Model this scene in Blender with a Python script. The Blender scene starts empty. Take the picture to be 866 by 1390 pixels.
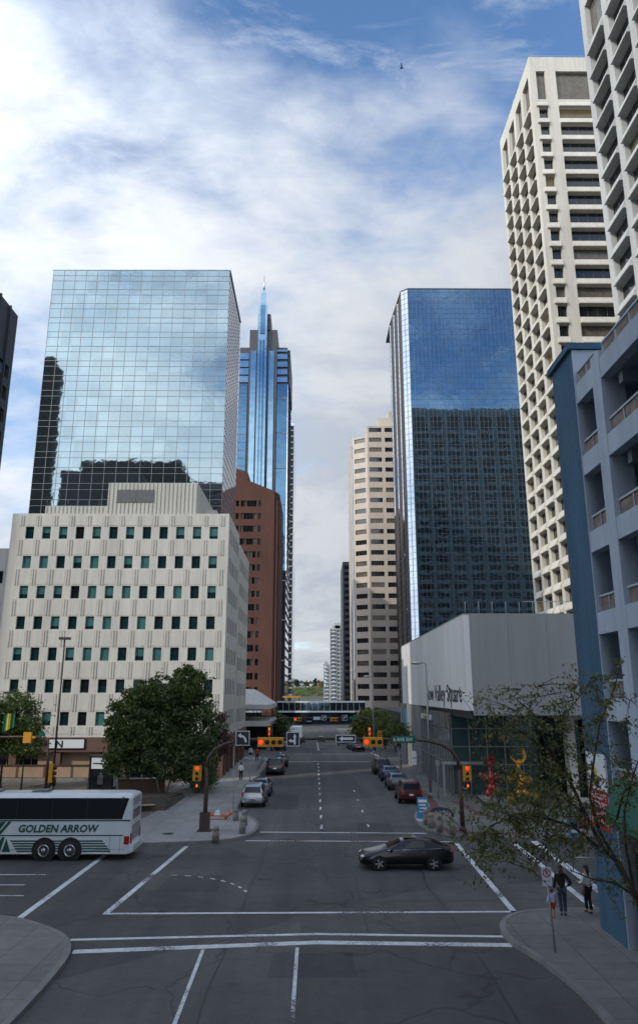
import bpy, bmesh, math, random
import numpy as np
from mathutils import Vector, Matrix
random.seed(7); R=math.radians
SC=bpy.context.scene; COL=SC.collection
CAMH=8.7
# ------------------------------------------------------------------ mesh builder
class MB:
    def __init__(s): s.v=[]; s.f=[]; s.m=[]; s.sm=[]
    def face(s,pts,m=0,smooth=False):
        b=len(s.v); s.v+= [tuple(p) for p in pts]; s.f.append(tuple(range(b,b+len(pts)))); s.m.append(m); s.sm.append(smooth)
    def hexa(s,p,m=0):
        b=len(s.v); s.v+=[tuple(q) for q in p]
        for f in ((0,3,2,1),(4,5,6,7),(0,1,5,4),(1,2,6,5),(2,3,7,6),(3,0,4,7)):
            s.f.append(tuple(b+i for i in f)); s.m.append(m); s.sm.append(False)
    def box(s,x0,x1,y0,y1,z0,z1,m=0):
        s.hexa([(x0,y0,z0),(x1,y0,z0),(x1,y1,z0),(x0,y1,z0),(x0,y0,z1),(x1,y0,z1),(x1,y1,z1),(x0,y1,z1)],m)
    def fbox(s,fr,u0,u1,z0,z1,n0,n1,m=0,top=None):
        O,U,N=fr; Z=Vector((0,0,1)); t=n1 if top is None else top
        P=lambda u,z,n:O+U*u+Z*z+N*n
        s.hexa([P(u0,z0,n1),P(u1,z0,n1),P(u1,z0,n0),P(u0,z0,n0),P(u0,z1,t),P(u1,z1,t),P(u1,z1,n0),P(u0,z1,n0)],m)
    def prism(s,poly,z0,z1,m=0,mt=None):
        n=len(poly); b=len(s.v)
        s.v+=[(p[0],p[1],z0) for p in poly]+[(p[0],p[1],z1) for p in poly]
        for i in range(n):
            j=(i+1)%n; s.f.append((b+i,b+j,b+n+j,b+n+i)); s.m.append(m); s.sm.append(False)
        s.f.append(tuple(b+n+i for i in range(n))); s.m.append(m if mt is None else mt); s.sm.append(False)
        s.f.append(tuple(b+n-1-i for i in range(n))); s.m.append(m); s.sm.append(False)
    def tube(s,pts,rads,seg=10,m=0,caps=True):
        pts=[Vector(p) for p in pts]
        if not isinstance(rads,(list,tuple)): rads=[rads]*len(pts)
        b=len(s.v); prev=None
        for i,p in enumerate(pts):
            t=(pts[min(i+1,len(pts)-1)]-pts[max(i-1,0)]).normalized()
            a=prev if prev is not None else (Vector((0,0,1)) if abs(t.z)<.9 else Vector((1,0,0)))
            x=(a-t*a.dot(t)).normalized(); y=t.cross(x); prev=x
            for k in range(seg):
                an=2*math.pi*k/seg; s.v.append(tuple(p+(x*math.cos(an)+y*math.sin(an))*rads[i]))
        for i in range(len(pts)-1):
            for k in range(seg):
                k2=(k+1)%seg; s.f.append((b+i*seg+k,b+i*seg+k2,b+(i+1)*seg+k2,b+(i+1)*seg+k)); s.m.append(m); s.sm.append(True)
        if caps:
            s.f.append(tuple(b+seg-1-k for k in range(seg))); s.m.append(m); s.sm.append(False)
            e=b+(len(pts)-1)*seg; s.f.append(tuple(e+k for k in range(seg))); s.m.append(m); s.sm.append(False)
    def lathe(s,c,prof,seg=16,m=0,axis='z'):
        c=Vector(c); b=len(s.v)
        for r,z in prof:
            for k in range(seg):
                a=2*math.pi*k/seg; q=(r*math.cos(a),r*math.sin(a),z)
                if axis=='y': q=(q[0],q[2],q[1])
                if axis=='x': q=(q[2],q[0],q[1])
                s.v.append(tuple(c+Vector(q)))
        n=len(prof)
        for i in range(n-1):
            for k in range(seg):
                k2=(k+1)%seg; s.f.append((b+i*seg+k,b+i*seg+k2,b+(i+1)*seg+k2,b+(i+1)*seg+k)); s.m.append(m); s.sm.append(True)
        s.f.append(tuple(b+seg-1-k for k in range(seg))); s.m.append(m); s.sm.append(False)
        e=b+(n-1)*seg; s.f.append(tuple(e+k for k in range(seg))); s.m.append(m); s.sm.append(False)
    def ball(s,c,r,m=0,sx=1,sy=1,sz=1,seg=12):
        n=seg//2+1; c=Vector(c); b=len(s.v)
        for i in range(n):
            ph=math.pi*i/(n-1); rr=max(math.sin(ph),.02)
            for k in range(seg):
                a=2*math.pi*k/seg; s.v.append((c.x+r*sx*rr*math.cos(a),c.y+r*sy*rr*math.sin(a),c.z-r*sz*math.cos(ph)))
        for i in range(n-1):
            for k in range(seg):
                k2=(k+1)%seg; s.f.append((b+i*seg+k,b+i*seg+k2,b+(i+1)*seg+k2,b+(i+1)*seg+k)); s.m.append(m); s.sm.append(True)
    def build(s,name,mats,parent=None,subsurf=0,bevel=0):
        if not isinstance(mats,(list,tuple)): mats=[mats]
        me=bpy.data.meshes.new(name); me.from_pydata(s.v,[],s.f)
        for k in mats: me.materials.append(k)
        me.polygons.foreach_set('material_index',[min(i,len(mats)-1) for i in s.m]); me.polygons.foreach_set('use_smooth',s.sm)
        o=bpy.data.objects.new(name,me); COL.objects.link(o)
        if parent:
            o.parent=parent; r=parent
            while r.parent: r=r.parent
            if r.location.length>0: me.transform(Matrix.Translation(-r.location))
        if bevel:
            b=o.modifiers.new('Bevel','BEVEL'); b.width=bevel; b.segments=2; b.limit_method='ANGLE'
        if subsurf:
            b=o.modifiers.new('Sub','SUBSURF'); b.levels=subsurf; b.render_levels=subsurf
        me.update(); return o
def thing(name,label,cat,loc=(0,0,0),group=None):
    o=bpy.data.objects.new(name,None); COL.objects.link(o); o.location=loc; o.empty_display_size=.3
    o['label']=label; o['category']=cat
    if group: o['group']=group
    return o
def tag(o,label,cat,group=None,kind=None):
    if label: o['label']=label; o['category']=cat
    if group: o['group']=group
    if kind: o['kind']=kind
    return o
def struct(o): o['kind']='structure'; return o
def dup(root,loc,rotz=0,label=None,group=None,scale=None):
    def cp(o,par):
        c=o.copy(); COL.objects.link(c)
        if par: c.parent=par; c.matrix_parent_inverse=o.matrix_parent_inverse.copy()
        for ch in list(o.children): cp(ch,c)
        return c
    r=cp(root,None); r.location=loc; r.rotation_euler=(0,0,rotz)
    if scale: r.scale=(scale,)*3
    if label: r['label']=label
    if group: r['group']=group
    return r
def frame(ox,oy,ux,uy,oz=0):
    U=Vector((ux,uy,0)).normalized(); return (Vector((ox,oy,oz)),U,Vector((U.y,-U.x,0)))
def text(s,size,mat,parent,fr,u,z,n=.03,depth=.02,bold=0,shear=0,sx=1,name='lettering',align='LEFT'):
    cu=bpy.data.curves.new('t','FONT'); cu.body=s; cu.size=size; cu.extrude=depth; cu.offset=bold; cu.shear=shear; cu.align_x=align; cu.resolution_u=2
    o=bpy.data.objects.new('t',cu); COL.objects.link(o); bpy.context.view_layer.update()
    me=bpy.data.meshes.new_from_object(o.evaluated_get(bpy.context.evaluated_depsgraph_get())); bpy.data.objects.remove(o)
    O,U,N=fr; Z=Vector((0,0,1)); P=O+U*u+Z*z+N*n
    M=Matrix(((U.x*sx,Z.x,N.x,P.x),(U.y*sx,Z.y,N.y,P.y),(U.z*sx,Z.z,N.z,P.z),(0,0,0,1)))
    me.transform(M); me.materials.clear(); me.materials.append(mat); me.name=name
    ob=bpy.data.objects.new(name,me); COL.objects.link(ob); ob.parent=parent
    r=parent
    while r.parent: r=r.parent
    me.transform(Matrix.Translation(-r.location)); return ob
# ------------------------------------------------------------------ materials
def pm(name,col,rough=.75,metal=0,var=.18,scale=.6,bump=0,spec=.5,emis=None,es=1,streak=0,coat=0):
    m=bpy.data.materials.new(name); m.use_nodes=True; nt=m.node_tree; N=nt.nodes; L=nt.links
    b=N['Principled BSDF']; b.inputs['Roughness'].default_value=rough; b.inputs['Metallic'].default_value=metal
    b.inputs['Specular IOR Level'].default_value=spec
    if coat: b.inputs['Coat Weight'].default_value=coat; b.inputs['Coat Roughness'].default_value=.05
    c=(*col,1); b.inputs['Base Color'].default_value=c
    if emis: b.inputs['Emission Color'].default_value=(*emis,1); b.inputs['Emission Strength'].default_value=es
    if var:
        tc=N.new('ShaderNodeTexCoord'); nz=N.new('ShaderNodeTexNoise'); nz.inputs['Scale'].default_value=scale; nz.inputs['Detail'].default_value=6; nz.inputs['Roughness'].default_value=.65
        src=tc.outputs['Object']
        if streak:
            mp=N.new('ShaderNodeMapping'); mp.inputs['Scale'].default_value=(1,1,1/streak); L.new(src,mp.inputs['Vector']); src=mp.outputs['Vector']
        L.new(src,nz.inputs['Vector'])
        mr=N.new('ShaderNodeMapRange'); mr.inputs['From Min'].default_value=.3; mr.inputs['From Max'].default_value=.7; mr.inputs['To Min'].default_value=1-var; mr.inputs['To Max'].default_value=1+var*.6
        L.new(nz.outputs['Fac'],mr.inputs['Value'])
        fac=mr.outputs['Result']
        if streak:   # rain streaks and old stains running down the wall
            m2=N.new('ShaderNodeMapping'); m2.inputs['Scale'].default_value=(1,1,.06); L.new(tc.outputs['Object'],m2.inputs['Vector'])
            n5=N.new('ShaderNodeTexNoise'); n5.inputs['Scale'].default_value=2.2; n5.inputs['Detail'].default_value=5; n5.inputs['Roughness'].default_value=.7; L.new(m2.outputs['Vector'],n5.inputs['Vector'])
            r5=N.new('ShaderNodeMapRange'); r5.inputs['From Min'].default_value=.35; r5.inputs['From Max'].default_value=.62; r5.inputs['To Min'].default_value=1-var*.75; r5.inputs['To Max'].default_value=1.03; L.new(n5.outputs['Fac'],r5.inputs['Value'])
            k5=N.new('ShaderNodeMath'); k5.operation='MULTIPLY'; L.new(fac,k5.inputs[0]); L.new(r5.outputs['Result'],k5.inputs[1]); fac=k5.outputs[0]
        mx=N.new('ShaderNodeVectorMath'); mx.operation='SCALE'; mx.inputs[0].default_value=col; L.new(fac,mx.inputs['Scale'])
        L.new(mx.outputs['Vector'],b.inputs['Base Color'])
        if bump:
            n2=N.new('ShaderNodeTexNoise'); n2.inputs['Scale'].default_value=scale*12; n2.inputs['Detail'].default_value=4; L.new(tc.outputs['Object'],n2.inputs['Vector'])
            bp=N.new('ShaderNodeBump'); bp.inputs['Strength'].default_value=bump; bp.inputs['Distance'].default_value=.03; L.new(n2.outputs['Fac'],bp.inputs['Height']); L.new(bp.outputs['Normal'],b.inputs['Normal'])
    return m
def glassm(name,col,wav=.02,ws=.25,metal=.92,rough=.03,cell=(2.7,1.9)):
    """mirror curtain glass: slight waviness of the sheets and a small tone change from pane to pane"""
    m=bpy.data.materials.new(name); m.use_nodes=True; nt=m.node_tree; N=nt.nodes; L=nt.links; b=N['Principled BSDF']
    b.inputs['Roughness'].default_value=rough; b.inputs['Metallic'].default_value=metal
    tc=N.new('ShaderNodeTexCoord'); g=N.new('ShaderNodeNewGeometry')
    vo=N.new('ShaderNodeTexWhiteNoise'); vo.noise_dimensions='3D'
    sn=N.new('ShaderNodeVectorMath'); sn.operation='SNAP'; sn.inputs[1].default_value=(cell[0],cell[0],cell[1]); L.new(g.outputs['Position'],sn.inputs[0]); L.new(sn.outputs['Vector'],vo.inputs['Vector'])
    mr=N.new('ShaderNodeMapRange'); mr.inputs['To Min'].default_value=.9; mr.inputs['To Max'].default_value=1.06; L.new(vo.outputs['Value'],mr.inputs['Value'])
    mx=N.new('ShaderNodeVectorMath'); mx.operation='SCALE'; mx.inputs[0].default_value=col; L.new(mr.outputs['Result'],mx.inputs['Scale']); L.new(mx.outputs['Vector'],b.inputs['Base Color'])
    nz=N.new('ShaderNodeTexNoise'); nz.inputs['Scale'].default_value=ws; nz.inputs['Detail'].default_value=2; L.new(g.outputs['Position'],nz.inputs['Vector'])
    bp=N.new('ShaderNodeBump'); bp.inputs['Strength'].default_value=1; bp.inputs['Distance'].default_value=wav; L.new(nz.outputs['Fac'],bp.inputs['Height']); L.new(bp.outputs['Normal'],b.inputs['Normal'])
    return m
M={}
M['precast']=pm('precast',(.56,.54,.49),.85,var=.13,scale=.35,bump=.25,streak=4)
M['precast_dark']=pm('precast_side',(.50,.49,.46),.85,var=.12,scale=.4,streak=4)
M['rib']=pm('ribbed_panel',(.50,.49,.44),.8,var=.1,scale=.5,streak=5)
M['brown_stone']=pm('brown_stone',(.12,.065,.05),.7,var=.2,scale=.8)
M['brick']=pm('brick_tower',(.115,.047,.033),.85,var=.22,scale=.12,streak=2)
M['beige']=pm('beige_granite',(.47,.40,.335),.8,var=.14,scale=.2,streak=2)
M['beige2']=pm('beige_crown',(.42,.38,.31),.8,var=.12,scale=.2)
M['towerconc']=pm('tower_concrete',(.52,.49,.42),.8,var=.14,scale=.18,bump=.1,streak=4)
M['towerconc2']=pm('near_tower_concrete',(.43,.43,.41),.8,var=.14,scale=.2,bump=.1,streak=4)
M['greyconc']=pm('grey_panel',(.28,.285,.28),.75,var=.10,scale=.16,streak=5,bump=.1)
M['paleconc']=pm('pale_panel',(.72,.72,.70),.75,var=.12,scale=.2,streak=5)
M['blue']=pm('blue_stucco',(.040,.105,.175),.9,var=.22,scale=.35,bump=.9,streak=2)
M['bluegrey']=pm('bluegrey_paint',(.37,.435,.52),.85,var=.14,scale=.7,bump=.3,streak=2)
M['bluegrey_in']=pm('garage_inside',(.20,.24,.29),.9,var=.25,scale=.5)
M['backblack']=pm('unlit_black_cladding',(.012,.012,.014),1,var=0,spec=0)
M['rust']=pm('rusty_panel',(.21,.17,.145),.9,var=.5,scale=2.2)
M['railing']=pm('railing_paint',(.38,.42,.45),.6,var=.2,scale=3)
M['dark']=pm('dark_cladding',(.035,.037,.042),.5,var=.2)
M['black']=pm('black_paint',(.012,.012,.014),.45,var=0)
M['darkpane']=pm('dark_window',(.012,.014,.017),.07,var=.3,scale=.7,spec=.7)
M['warmpane']=pm('window_with_blinds',(.10,.085,.06),.25,var=.4,scale=1.2,spec=.6)
M['tealpane']=pm('teal_blind_window',(.045,.145,.14),.3,var=.25,scale=1.0,spec=.35)
M['tealdark']=pm('teal_dark_window',(.008,.028,.032),.06,var=.3,scale=1.0,spec=.8)
M['litpane']=pm('window_with_lights',(.05,.045,.03),.2,var=.3,emis=(1,.7,.3),es=.06)
M['frame']=pm('window_frame',(.10,.10,.10),.5,var=0)
M['louvre']=pm('louvre_metal',(.14,.14,.145),.6,var=.2,scale=3)
M['mull']=pm('mullion',(.24,.24,.235),.4,metal=.5,var=0)
M['mull_b']=pm('bronze_mullion',(.15,.13,.12),.4,metal=.4,var=0)
M['gl_left']=glassm('left_tower_glass',(.20,.26,.285),wav=.012,ws=.35,cell=(2.67,3.45))
M['gl_right']=glassm('right_tower_glass',(.11,.20,.285),wav=.016,ws=.35,cell=(1.3,1.95))
M['gl_rside']=glassm('right_tower_side_glass',(.28,.32,.36),wav=.03,ws=.5)
M['gl_spire']=glassm('spire_blue_glass',(.07,.145,.225),wav=.02,ws=.2)
M['gl_spirel']=glassm('spire_pale_glass',(.19,.29,.37),wav=.02,ws=.2)
M['gl_dark']=glassm('black_glass',(.05,.07,.09),wav=.02,ws=.3)
M['gl_green']=glassm('green_glass',(.10,.17,.16),wav=.01,ws=.6,metal=.5,rough=.06)
M['gl_side']=glassm('pale_side_glass',(.62,.68,.78),wav=.02,ws=.4)
M['steel']=pm('steel',(.45,.46,.47),.35,metal=.8,var=.1)
M['polebrown']=pm('brown_pole_paint',(.055,.032,.026),.55,var=.25,scale=3)
M['polegrey']=pm('galvanised',(.28,.29,.30),.5,metal=.4,var=.15,scale=3)
M['poledark']=pm('dark_pole',(.035,.028,.027),.55,var=.2,scale=3)
M['sigyel']=pm('signal_yellow',(.55,.25,.015),.5,var=.1,scale=4)
M['red_on']=pm('red_lamp',(.6,.02,.01),.3,var=0,emis=(1,.04,.015),es=1.5)
M['org_on']=pm('orange_lamp',(.6,.1,.01),.3,var=0,emis=(1,.11,.012),es=1.1)
M['lens_off']=pm('unlit_lens',(.015,.013,.01),.25,var=0)
M['white']=pm('white_paint',(.72,.74,.75),.5,var=.06,scale=2)
M['signwhite']=pm('sign_white',(.62,.66,.68),.45,var=0)
M['signgreen']=pm('sign_green',(.0,.11,.07),.45,var=0)
M['signblack']=pm('sign_black',(.008,.008,.009),.4,var=0)
M['signred']=pm('sign_red',(.38,.015,.02),.5,var=.1)
M['signblue']=pm('sign_blue',(.03,.20,.38),.5,var=.1)
M['kerbc']=pm('kerb_concrete',(.20,.195,.185),.9,var=.3,scale=1.2,bump=.3)
M['bollard']=pm('bollard_concrete',(.23,.215,.19),.95,var=.3,scale=5,bump=.5)
M['orange']=pm('barricade_orange',(.60,.12,.05),.6,var=.15,scale=4)
M['trunk']=pm('bark',(.045,.035,.028),.95,var=.4,scale=6,bump=.6)
M['trunkpale']=pm('pale_bark',(.20,.18,.15),.9,var=.4,scale=6)
M['rubber']=pm('tyre_rubber',(.012,.012,.013),.8,var=0)
M['alloy']=pm('alloy_rim',(.42,.43,.45),.3,metal=.85,var=0)
M['chrome']=pm('chrome',(.7,.72,.75),.12,metal=1,var=0)
M['carglass']=pm('car_glass',(.012,.014,.016),.12,var=0,spec=.35)
M['tail']=pm('tail_lamp',(.28,.01,.012),.2,var=0)
M['headl']=pm('head_lamp',(.55,.58,.62),.1,var=0,spec=.9)
M['plate']=pm('licence_plate',(.6,.6,.6),.4,var=0)
M['skin']=pm('skin',(.38,.20,.13),.55,var=0)
M['hair']=pm('dark_hair',(.015,.009,.007),.6,var=0)
M['hairred']=pm('auburn_hair',(.045,.012,.010),.6,var=0)
M['jeans']=pm('blue_jeans',(.025,.055,.085),.9,var=.3,scale=12)
M['blackcloth']=pm('black_cloth',(.010,.010,.012),.9,var=.3,scale=12)
M['whitecloth']=pm('white_cloth',(.62,.62,.58),.9,var=.15,scale=10)
M['bluewhite']=pm('blue_white_print',(.42,.50,.72),.9,var=.5,scale=22)
M['redcloth']=pm('red_cloth',(.42,.03,.02),.9,var=.2,scale=10)
M['navy']=pm('navy_cloth',(.015,.03,.07),.9,var=.2,scale=10)
M['redgloss']=pm('red_enamel',(.42,.006,.022),.25,var=.08,scale=2,coat=.6)
M['yelgloss']=pm('yellow_enamel',(.62,.29,.005),.25,var=.08,scale=2,coat=.6)
M['busgreen']=pm('bus_green',(.012,.075,.055),.4,var=.08)
M['buswhite']=pm('bus_white',(.60,.64,.66),.35,var=.10,scale=.9,coat=.3)
M['awning']=pm('green_awning',(.01,.10,.065),.8,var=.15,scale=2)
M['flaggreen']=pm('flag_green',(.02,.14,.06),.8,var=.1)
M['flagyellow']=pm('flag_yellow',(.55,.42,.03),.8,var=.1)
M['tanwall']=pm('tan_panel',(.34,.235,.15),.85,var=.15,scale=1)
M['roofgrey']=pm('roof_grey',(.16,.16,.16),.9,var=.2)
M['houseroof']=pm('shingle_roof',(.07,.06,.055),.9,var=.2)
M['houseroof2']=pm('red_shingle_roof',(.16,.06,.045),.9,var=.2)
M['timber']=pm('weathered_timber',(.10,.085,.07),.9,var=.3,scale=3)
M['soil']=pm('planting_soil',(.05,.033,.022),1,var=.4,scale=3)
def leafm(name,a,b_):
    m=bpy.data.materials.new(name); m.use_nodes=True; nt=m.node_tree; N=nt.nodes; L=nt.links; b=N['Principled BSDF']; b.inputs['Roughness'].default_value=.6
    g=N.new('ShaderNodeNewGeometry'); mx=N.new('ShaderNodeMix'); mx.data_type='RGBA'; mx.inputs['A'].default_value=(*a,1); mx.inputs['B'].default_value=(*b_,1)
    L.new(g.outputs['Random Per Island'],mx.inputs['Factor']); L.new(mx.outputs['Result'],b.inputs['Base Color'])
    tr=N.new('ShaderNodeBsdfTranslucent'); L.new(mx.outputs['Result'],tr.inputs['Color']); ms=N.new('ShaderNodeMixShader'); ms.inputs['Fac'].default_value=.3
    L.new(b.outputs[0],ms.inputs[1]); L.new(tr.outputs[0],ms.inputs[2]); L.new(ms.outputs[0],N['Material Output'].inputs['Surface']); return m
M['leaf']=leafm('leaf_green',(.045,.08,.022),(.13,.17,.04))
M['leafy']=leafm('leaf_yellowgreen',(.085,.11,.025),(.19,.20,.045))
M['leafd']=leafm('leaf_dark',(.034,.062,.022),(.11,.15,.042))
M['leaffg']=leafm('leaf_olive',(.055,.07,.018),(.19,.19,.06))
M['leafred']=leafm('leaf_purple',(.045,.02,.022),(.11,.06,.05))
M['leafpine']=leafm('leaf_pine',(.012,.024,.014),(.03,.045,.025))
def groundm(name,col,kind,rough=.85):
    m=bpy.data.materials.new(name); m.use_nodes=True; nt=m.node_tree; N=nt.nodes; L=nt.links; b=N['Principled BSDF']; b.inputs['Roughness'].default_value=rough
    g=N.new('ShaderNodeNewGeometry'); P=g.outputs['Position']
    def noise(s,d=6,r=.65,vec=P,dist=0):
        n=N.new('ShaderNodeTexNoise'); n.inputs['Scale'].default_value=s; n.inputs['Detail'].default_value=d; n.inputs['Roughness'].default_value=r; n.inputs['Distortion'].default_value=dist; L.new(vec,n.inputs['Vector']); return n.outputs['Fac']
    def rng(v,a,b_,c,d):
        r=N.new('ShaderNodeMapRange'); r.inputs['From Min'].default_value=a; r.inputs['From Max'].default_value=b_; r.inputs['To Min'].default_value=c; r.inputs['To Max'].default_value=d; L.new(v,r.inputs['Value']); return r.outputs['Result']
    def mul(a,b_):
        k=N.new('ShaderNodeMath'); k.operation='MULTIPLY'; L.new(a,k.inputs[0]); L.new(b_,k.inputs[1]); return k.outputs[0]
    f=mul(rng(noise(.12),.3,.7,.70,1.26),rng(noise(2.2,8,.85),.3,.7,.76,1.18))
    if kind=='asphalt':
        f=mul(f,rng(noise(30,2,.5),.3,.7,.72,1.28))
        # wheel-polished lanes and long tar seams
        mp=N.new('ShaderNodeMapping'); mp.inputs['Scale'].default_value=(.9,.035,1); L.new(P,mp.inputs['Vector']); f=mul(f,rng(noise(1,3,.5,mp.outputs['Vector']),.35,.65,.86,1.13))
        v=N.new('ShaderNodeTexVoronoi'); v.feature='DISTANCE_TO_EDGE'; v.inputs['Scale'].default_value=.13; 
        nn=N.new('ShaderNodeTexNoise'); nn.inputs['Scale'].default_value=.5; L.new(P,nn.inputs['Vector']); ad=N.new('ShaderNodeVectorMath'); ad.operation='MULTIPLY_ADD'; ad.inputs[1].default_value=(3,3,3); L.new(nn.outputs['Color'],ad.inputs[0]); L.new(P,ad.inputs[2]); L.new(ad.outputs['Vector'],v.inputs['Vector'])
        f=mul(f,rng(v.outputs['Distance'],.0,.011,.55,1))
        vo=N.new('ShaderNodeTexVoronoi'); vo.inputs['Scale'].default_value=.55; L.new(P,vo.inputs['Vector']); f=mul(f,rng(vo.outputs['Distance'],.02,.16,.70,1))
        vp=N.new('ShaderNodeTexVoronoi'); vp.inputs['Scale'].default_value=.09; L.new(P,vp.inputs['Vector']); sp=N.new('ShaderNodeSeparateColor'); L.new(vp.outputs['Color'],sp.inputs[0]); f=mul(f,rng(sp.outputs[0],0,1,.72,1.16))
    if kind in('slab','paver'):
        br=N.new('ShaderNodeTexBrick'); br.inputs['Scale'].default_value=1; L.new(P,br.inputs['Vector']); br.offset=0 if kind=='slab' else .5
        br.inputs['Brick Width'].default_value=1.5 if kind=='slab' else .6; br.inputs['Row Height'].default_value=1.5 if kind=='slab' else .3; br.inputs['Mortar Size'].default_value=.02 if kind=='slab' else .012
        br.inputs['Color1'].default_value=(1,1,1,1); br.inputs['Color2'].default_value=(.84,.84,.84,1); br.inputs['Mortar'].default_value=(.55,.55,.55,1)
        sp=N.new('ShaderNodeSeparateColor'); L.new(br.outputs['Color'],sp.inputs[0]); f=mul(f,sp.outputs[0])
        # gum marks and stains
        v=N.new('ShaderNodeTexVoronoi'); v.inputs['Scale'].default_value=1.6; L.new(P,v.inputs['Vector']); f=mul(f,rng(v.outputs['Distance'],.05,.09,.8,1))
    mx=N.new('ShaderNodeVectorMath'); mx.operation='SCALE'; mx.inputs[0].default_value=col; L.new(f,mx.inputs['Scale']); L.new(mx.outputs['Vector'],b.inputs['Base Color'])
    bp=N.new('ShaderNodeBump'); bp.inputs['Strength'].default_value=.4; bp.inputs['Distance'].default_value=.01; L.new(noise(25,3),bp.inputs['Height']); L.new(bp.outputs['Normal'],b.inputs['Normal'])
    return m
M['asphalt']=groundm('asphalt',(.085,.081,.077),'asphalt')
M['asphalt_new']=groundm('asphalt_patch',(.060,.058,.056),'asphalt')
M['tar']=pm('tar',(.018,.018,.019),.55,var=.1)
M['slab']=groundm('sidewalk_concrete',(.28,.28,.27),'slab')
M['slabd']=groundm('sidewalk_old_concrete',(.18,.17,.155),'slab')
M['paver']=groundm('plaza_pavers',(.15,.115,.09),'paver')
M['redpaver']=groundm('red_pavers',(.16,.075,.06),'paver')
M['lot']=groundm('parking_lot',(.13,.115,.10),'plain')
M['ground']=groundm('ground',(.06,.065,.045),'plain')
M['hillg']=groundm('hill_scrub',(.085,.10,.045),'plain')
def paintm():
    m=pm('road_paint',(.60,.62,.63),.7,var=.28,scale=3.0)
    nt=m.node_tree; N=nt.nodes; L=nt.links; out=N['Material Output']; b=N['Principled BSDF']
    g=N.new('ShaderNodeNewGeometry'); n=N.new('ShaderNodeTexNoise'); n.inputs['Scale'].default_value=9; n.inputs['Detail'].default_value=6; n.inputs['Roughness'].default_value=.8; L.new(g.outputs['Position'],n.inputs['Vector'])
    n3=N.new('ShaderNodeTexNoise'); n3.inputs['Scale'].default_value=.35; L.new(g.outputs['Position'],n3.inputs['Vector'])
    ad=N.new('ShaderNodeMath'); ad.operation='ADD'; L.new(n.outputs['Fac'],ad.inputs[0]); L.new(n3.outputs['Fac'],ad.inputs[1])
    r=N.new('ShaderNodeMapRange'); r.inputs['From Min'].default_value=.80; r.inputs['From Max'].default_value=.93; L.new(ad.outputs[0],r.inputs['Value'])
    t=N.new('ShaderNodeBsdfTransparent'); ms=N.new('ShaderNodeMixShader'); L.new(r.outputs['Result'],ms.inputs['Fac']); L.new(t.outputs[0],ms.inputs[1]); L.new(b.outputs[0],ms.inputs[2]); L.new(ms.outputs[0],out.inputs['Surface']); return m
M['paint']=paintm()
M['yelpaint']=pm('yellow_paint',(.45,.30,.06),.7,var=.3,scale=3)
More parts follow.
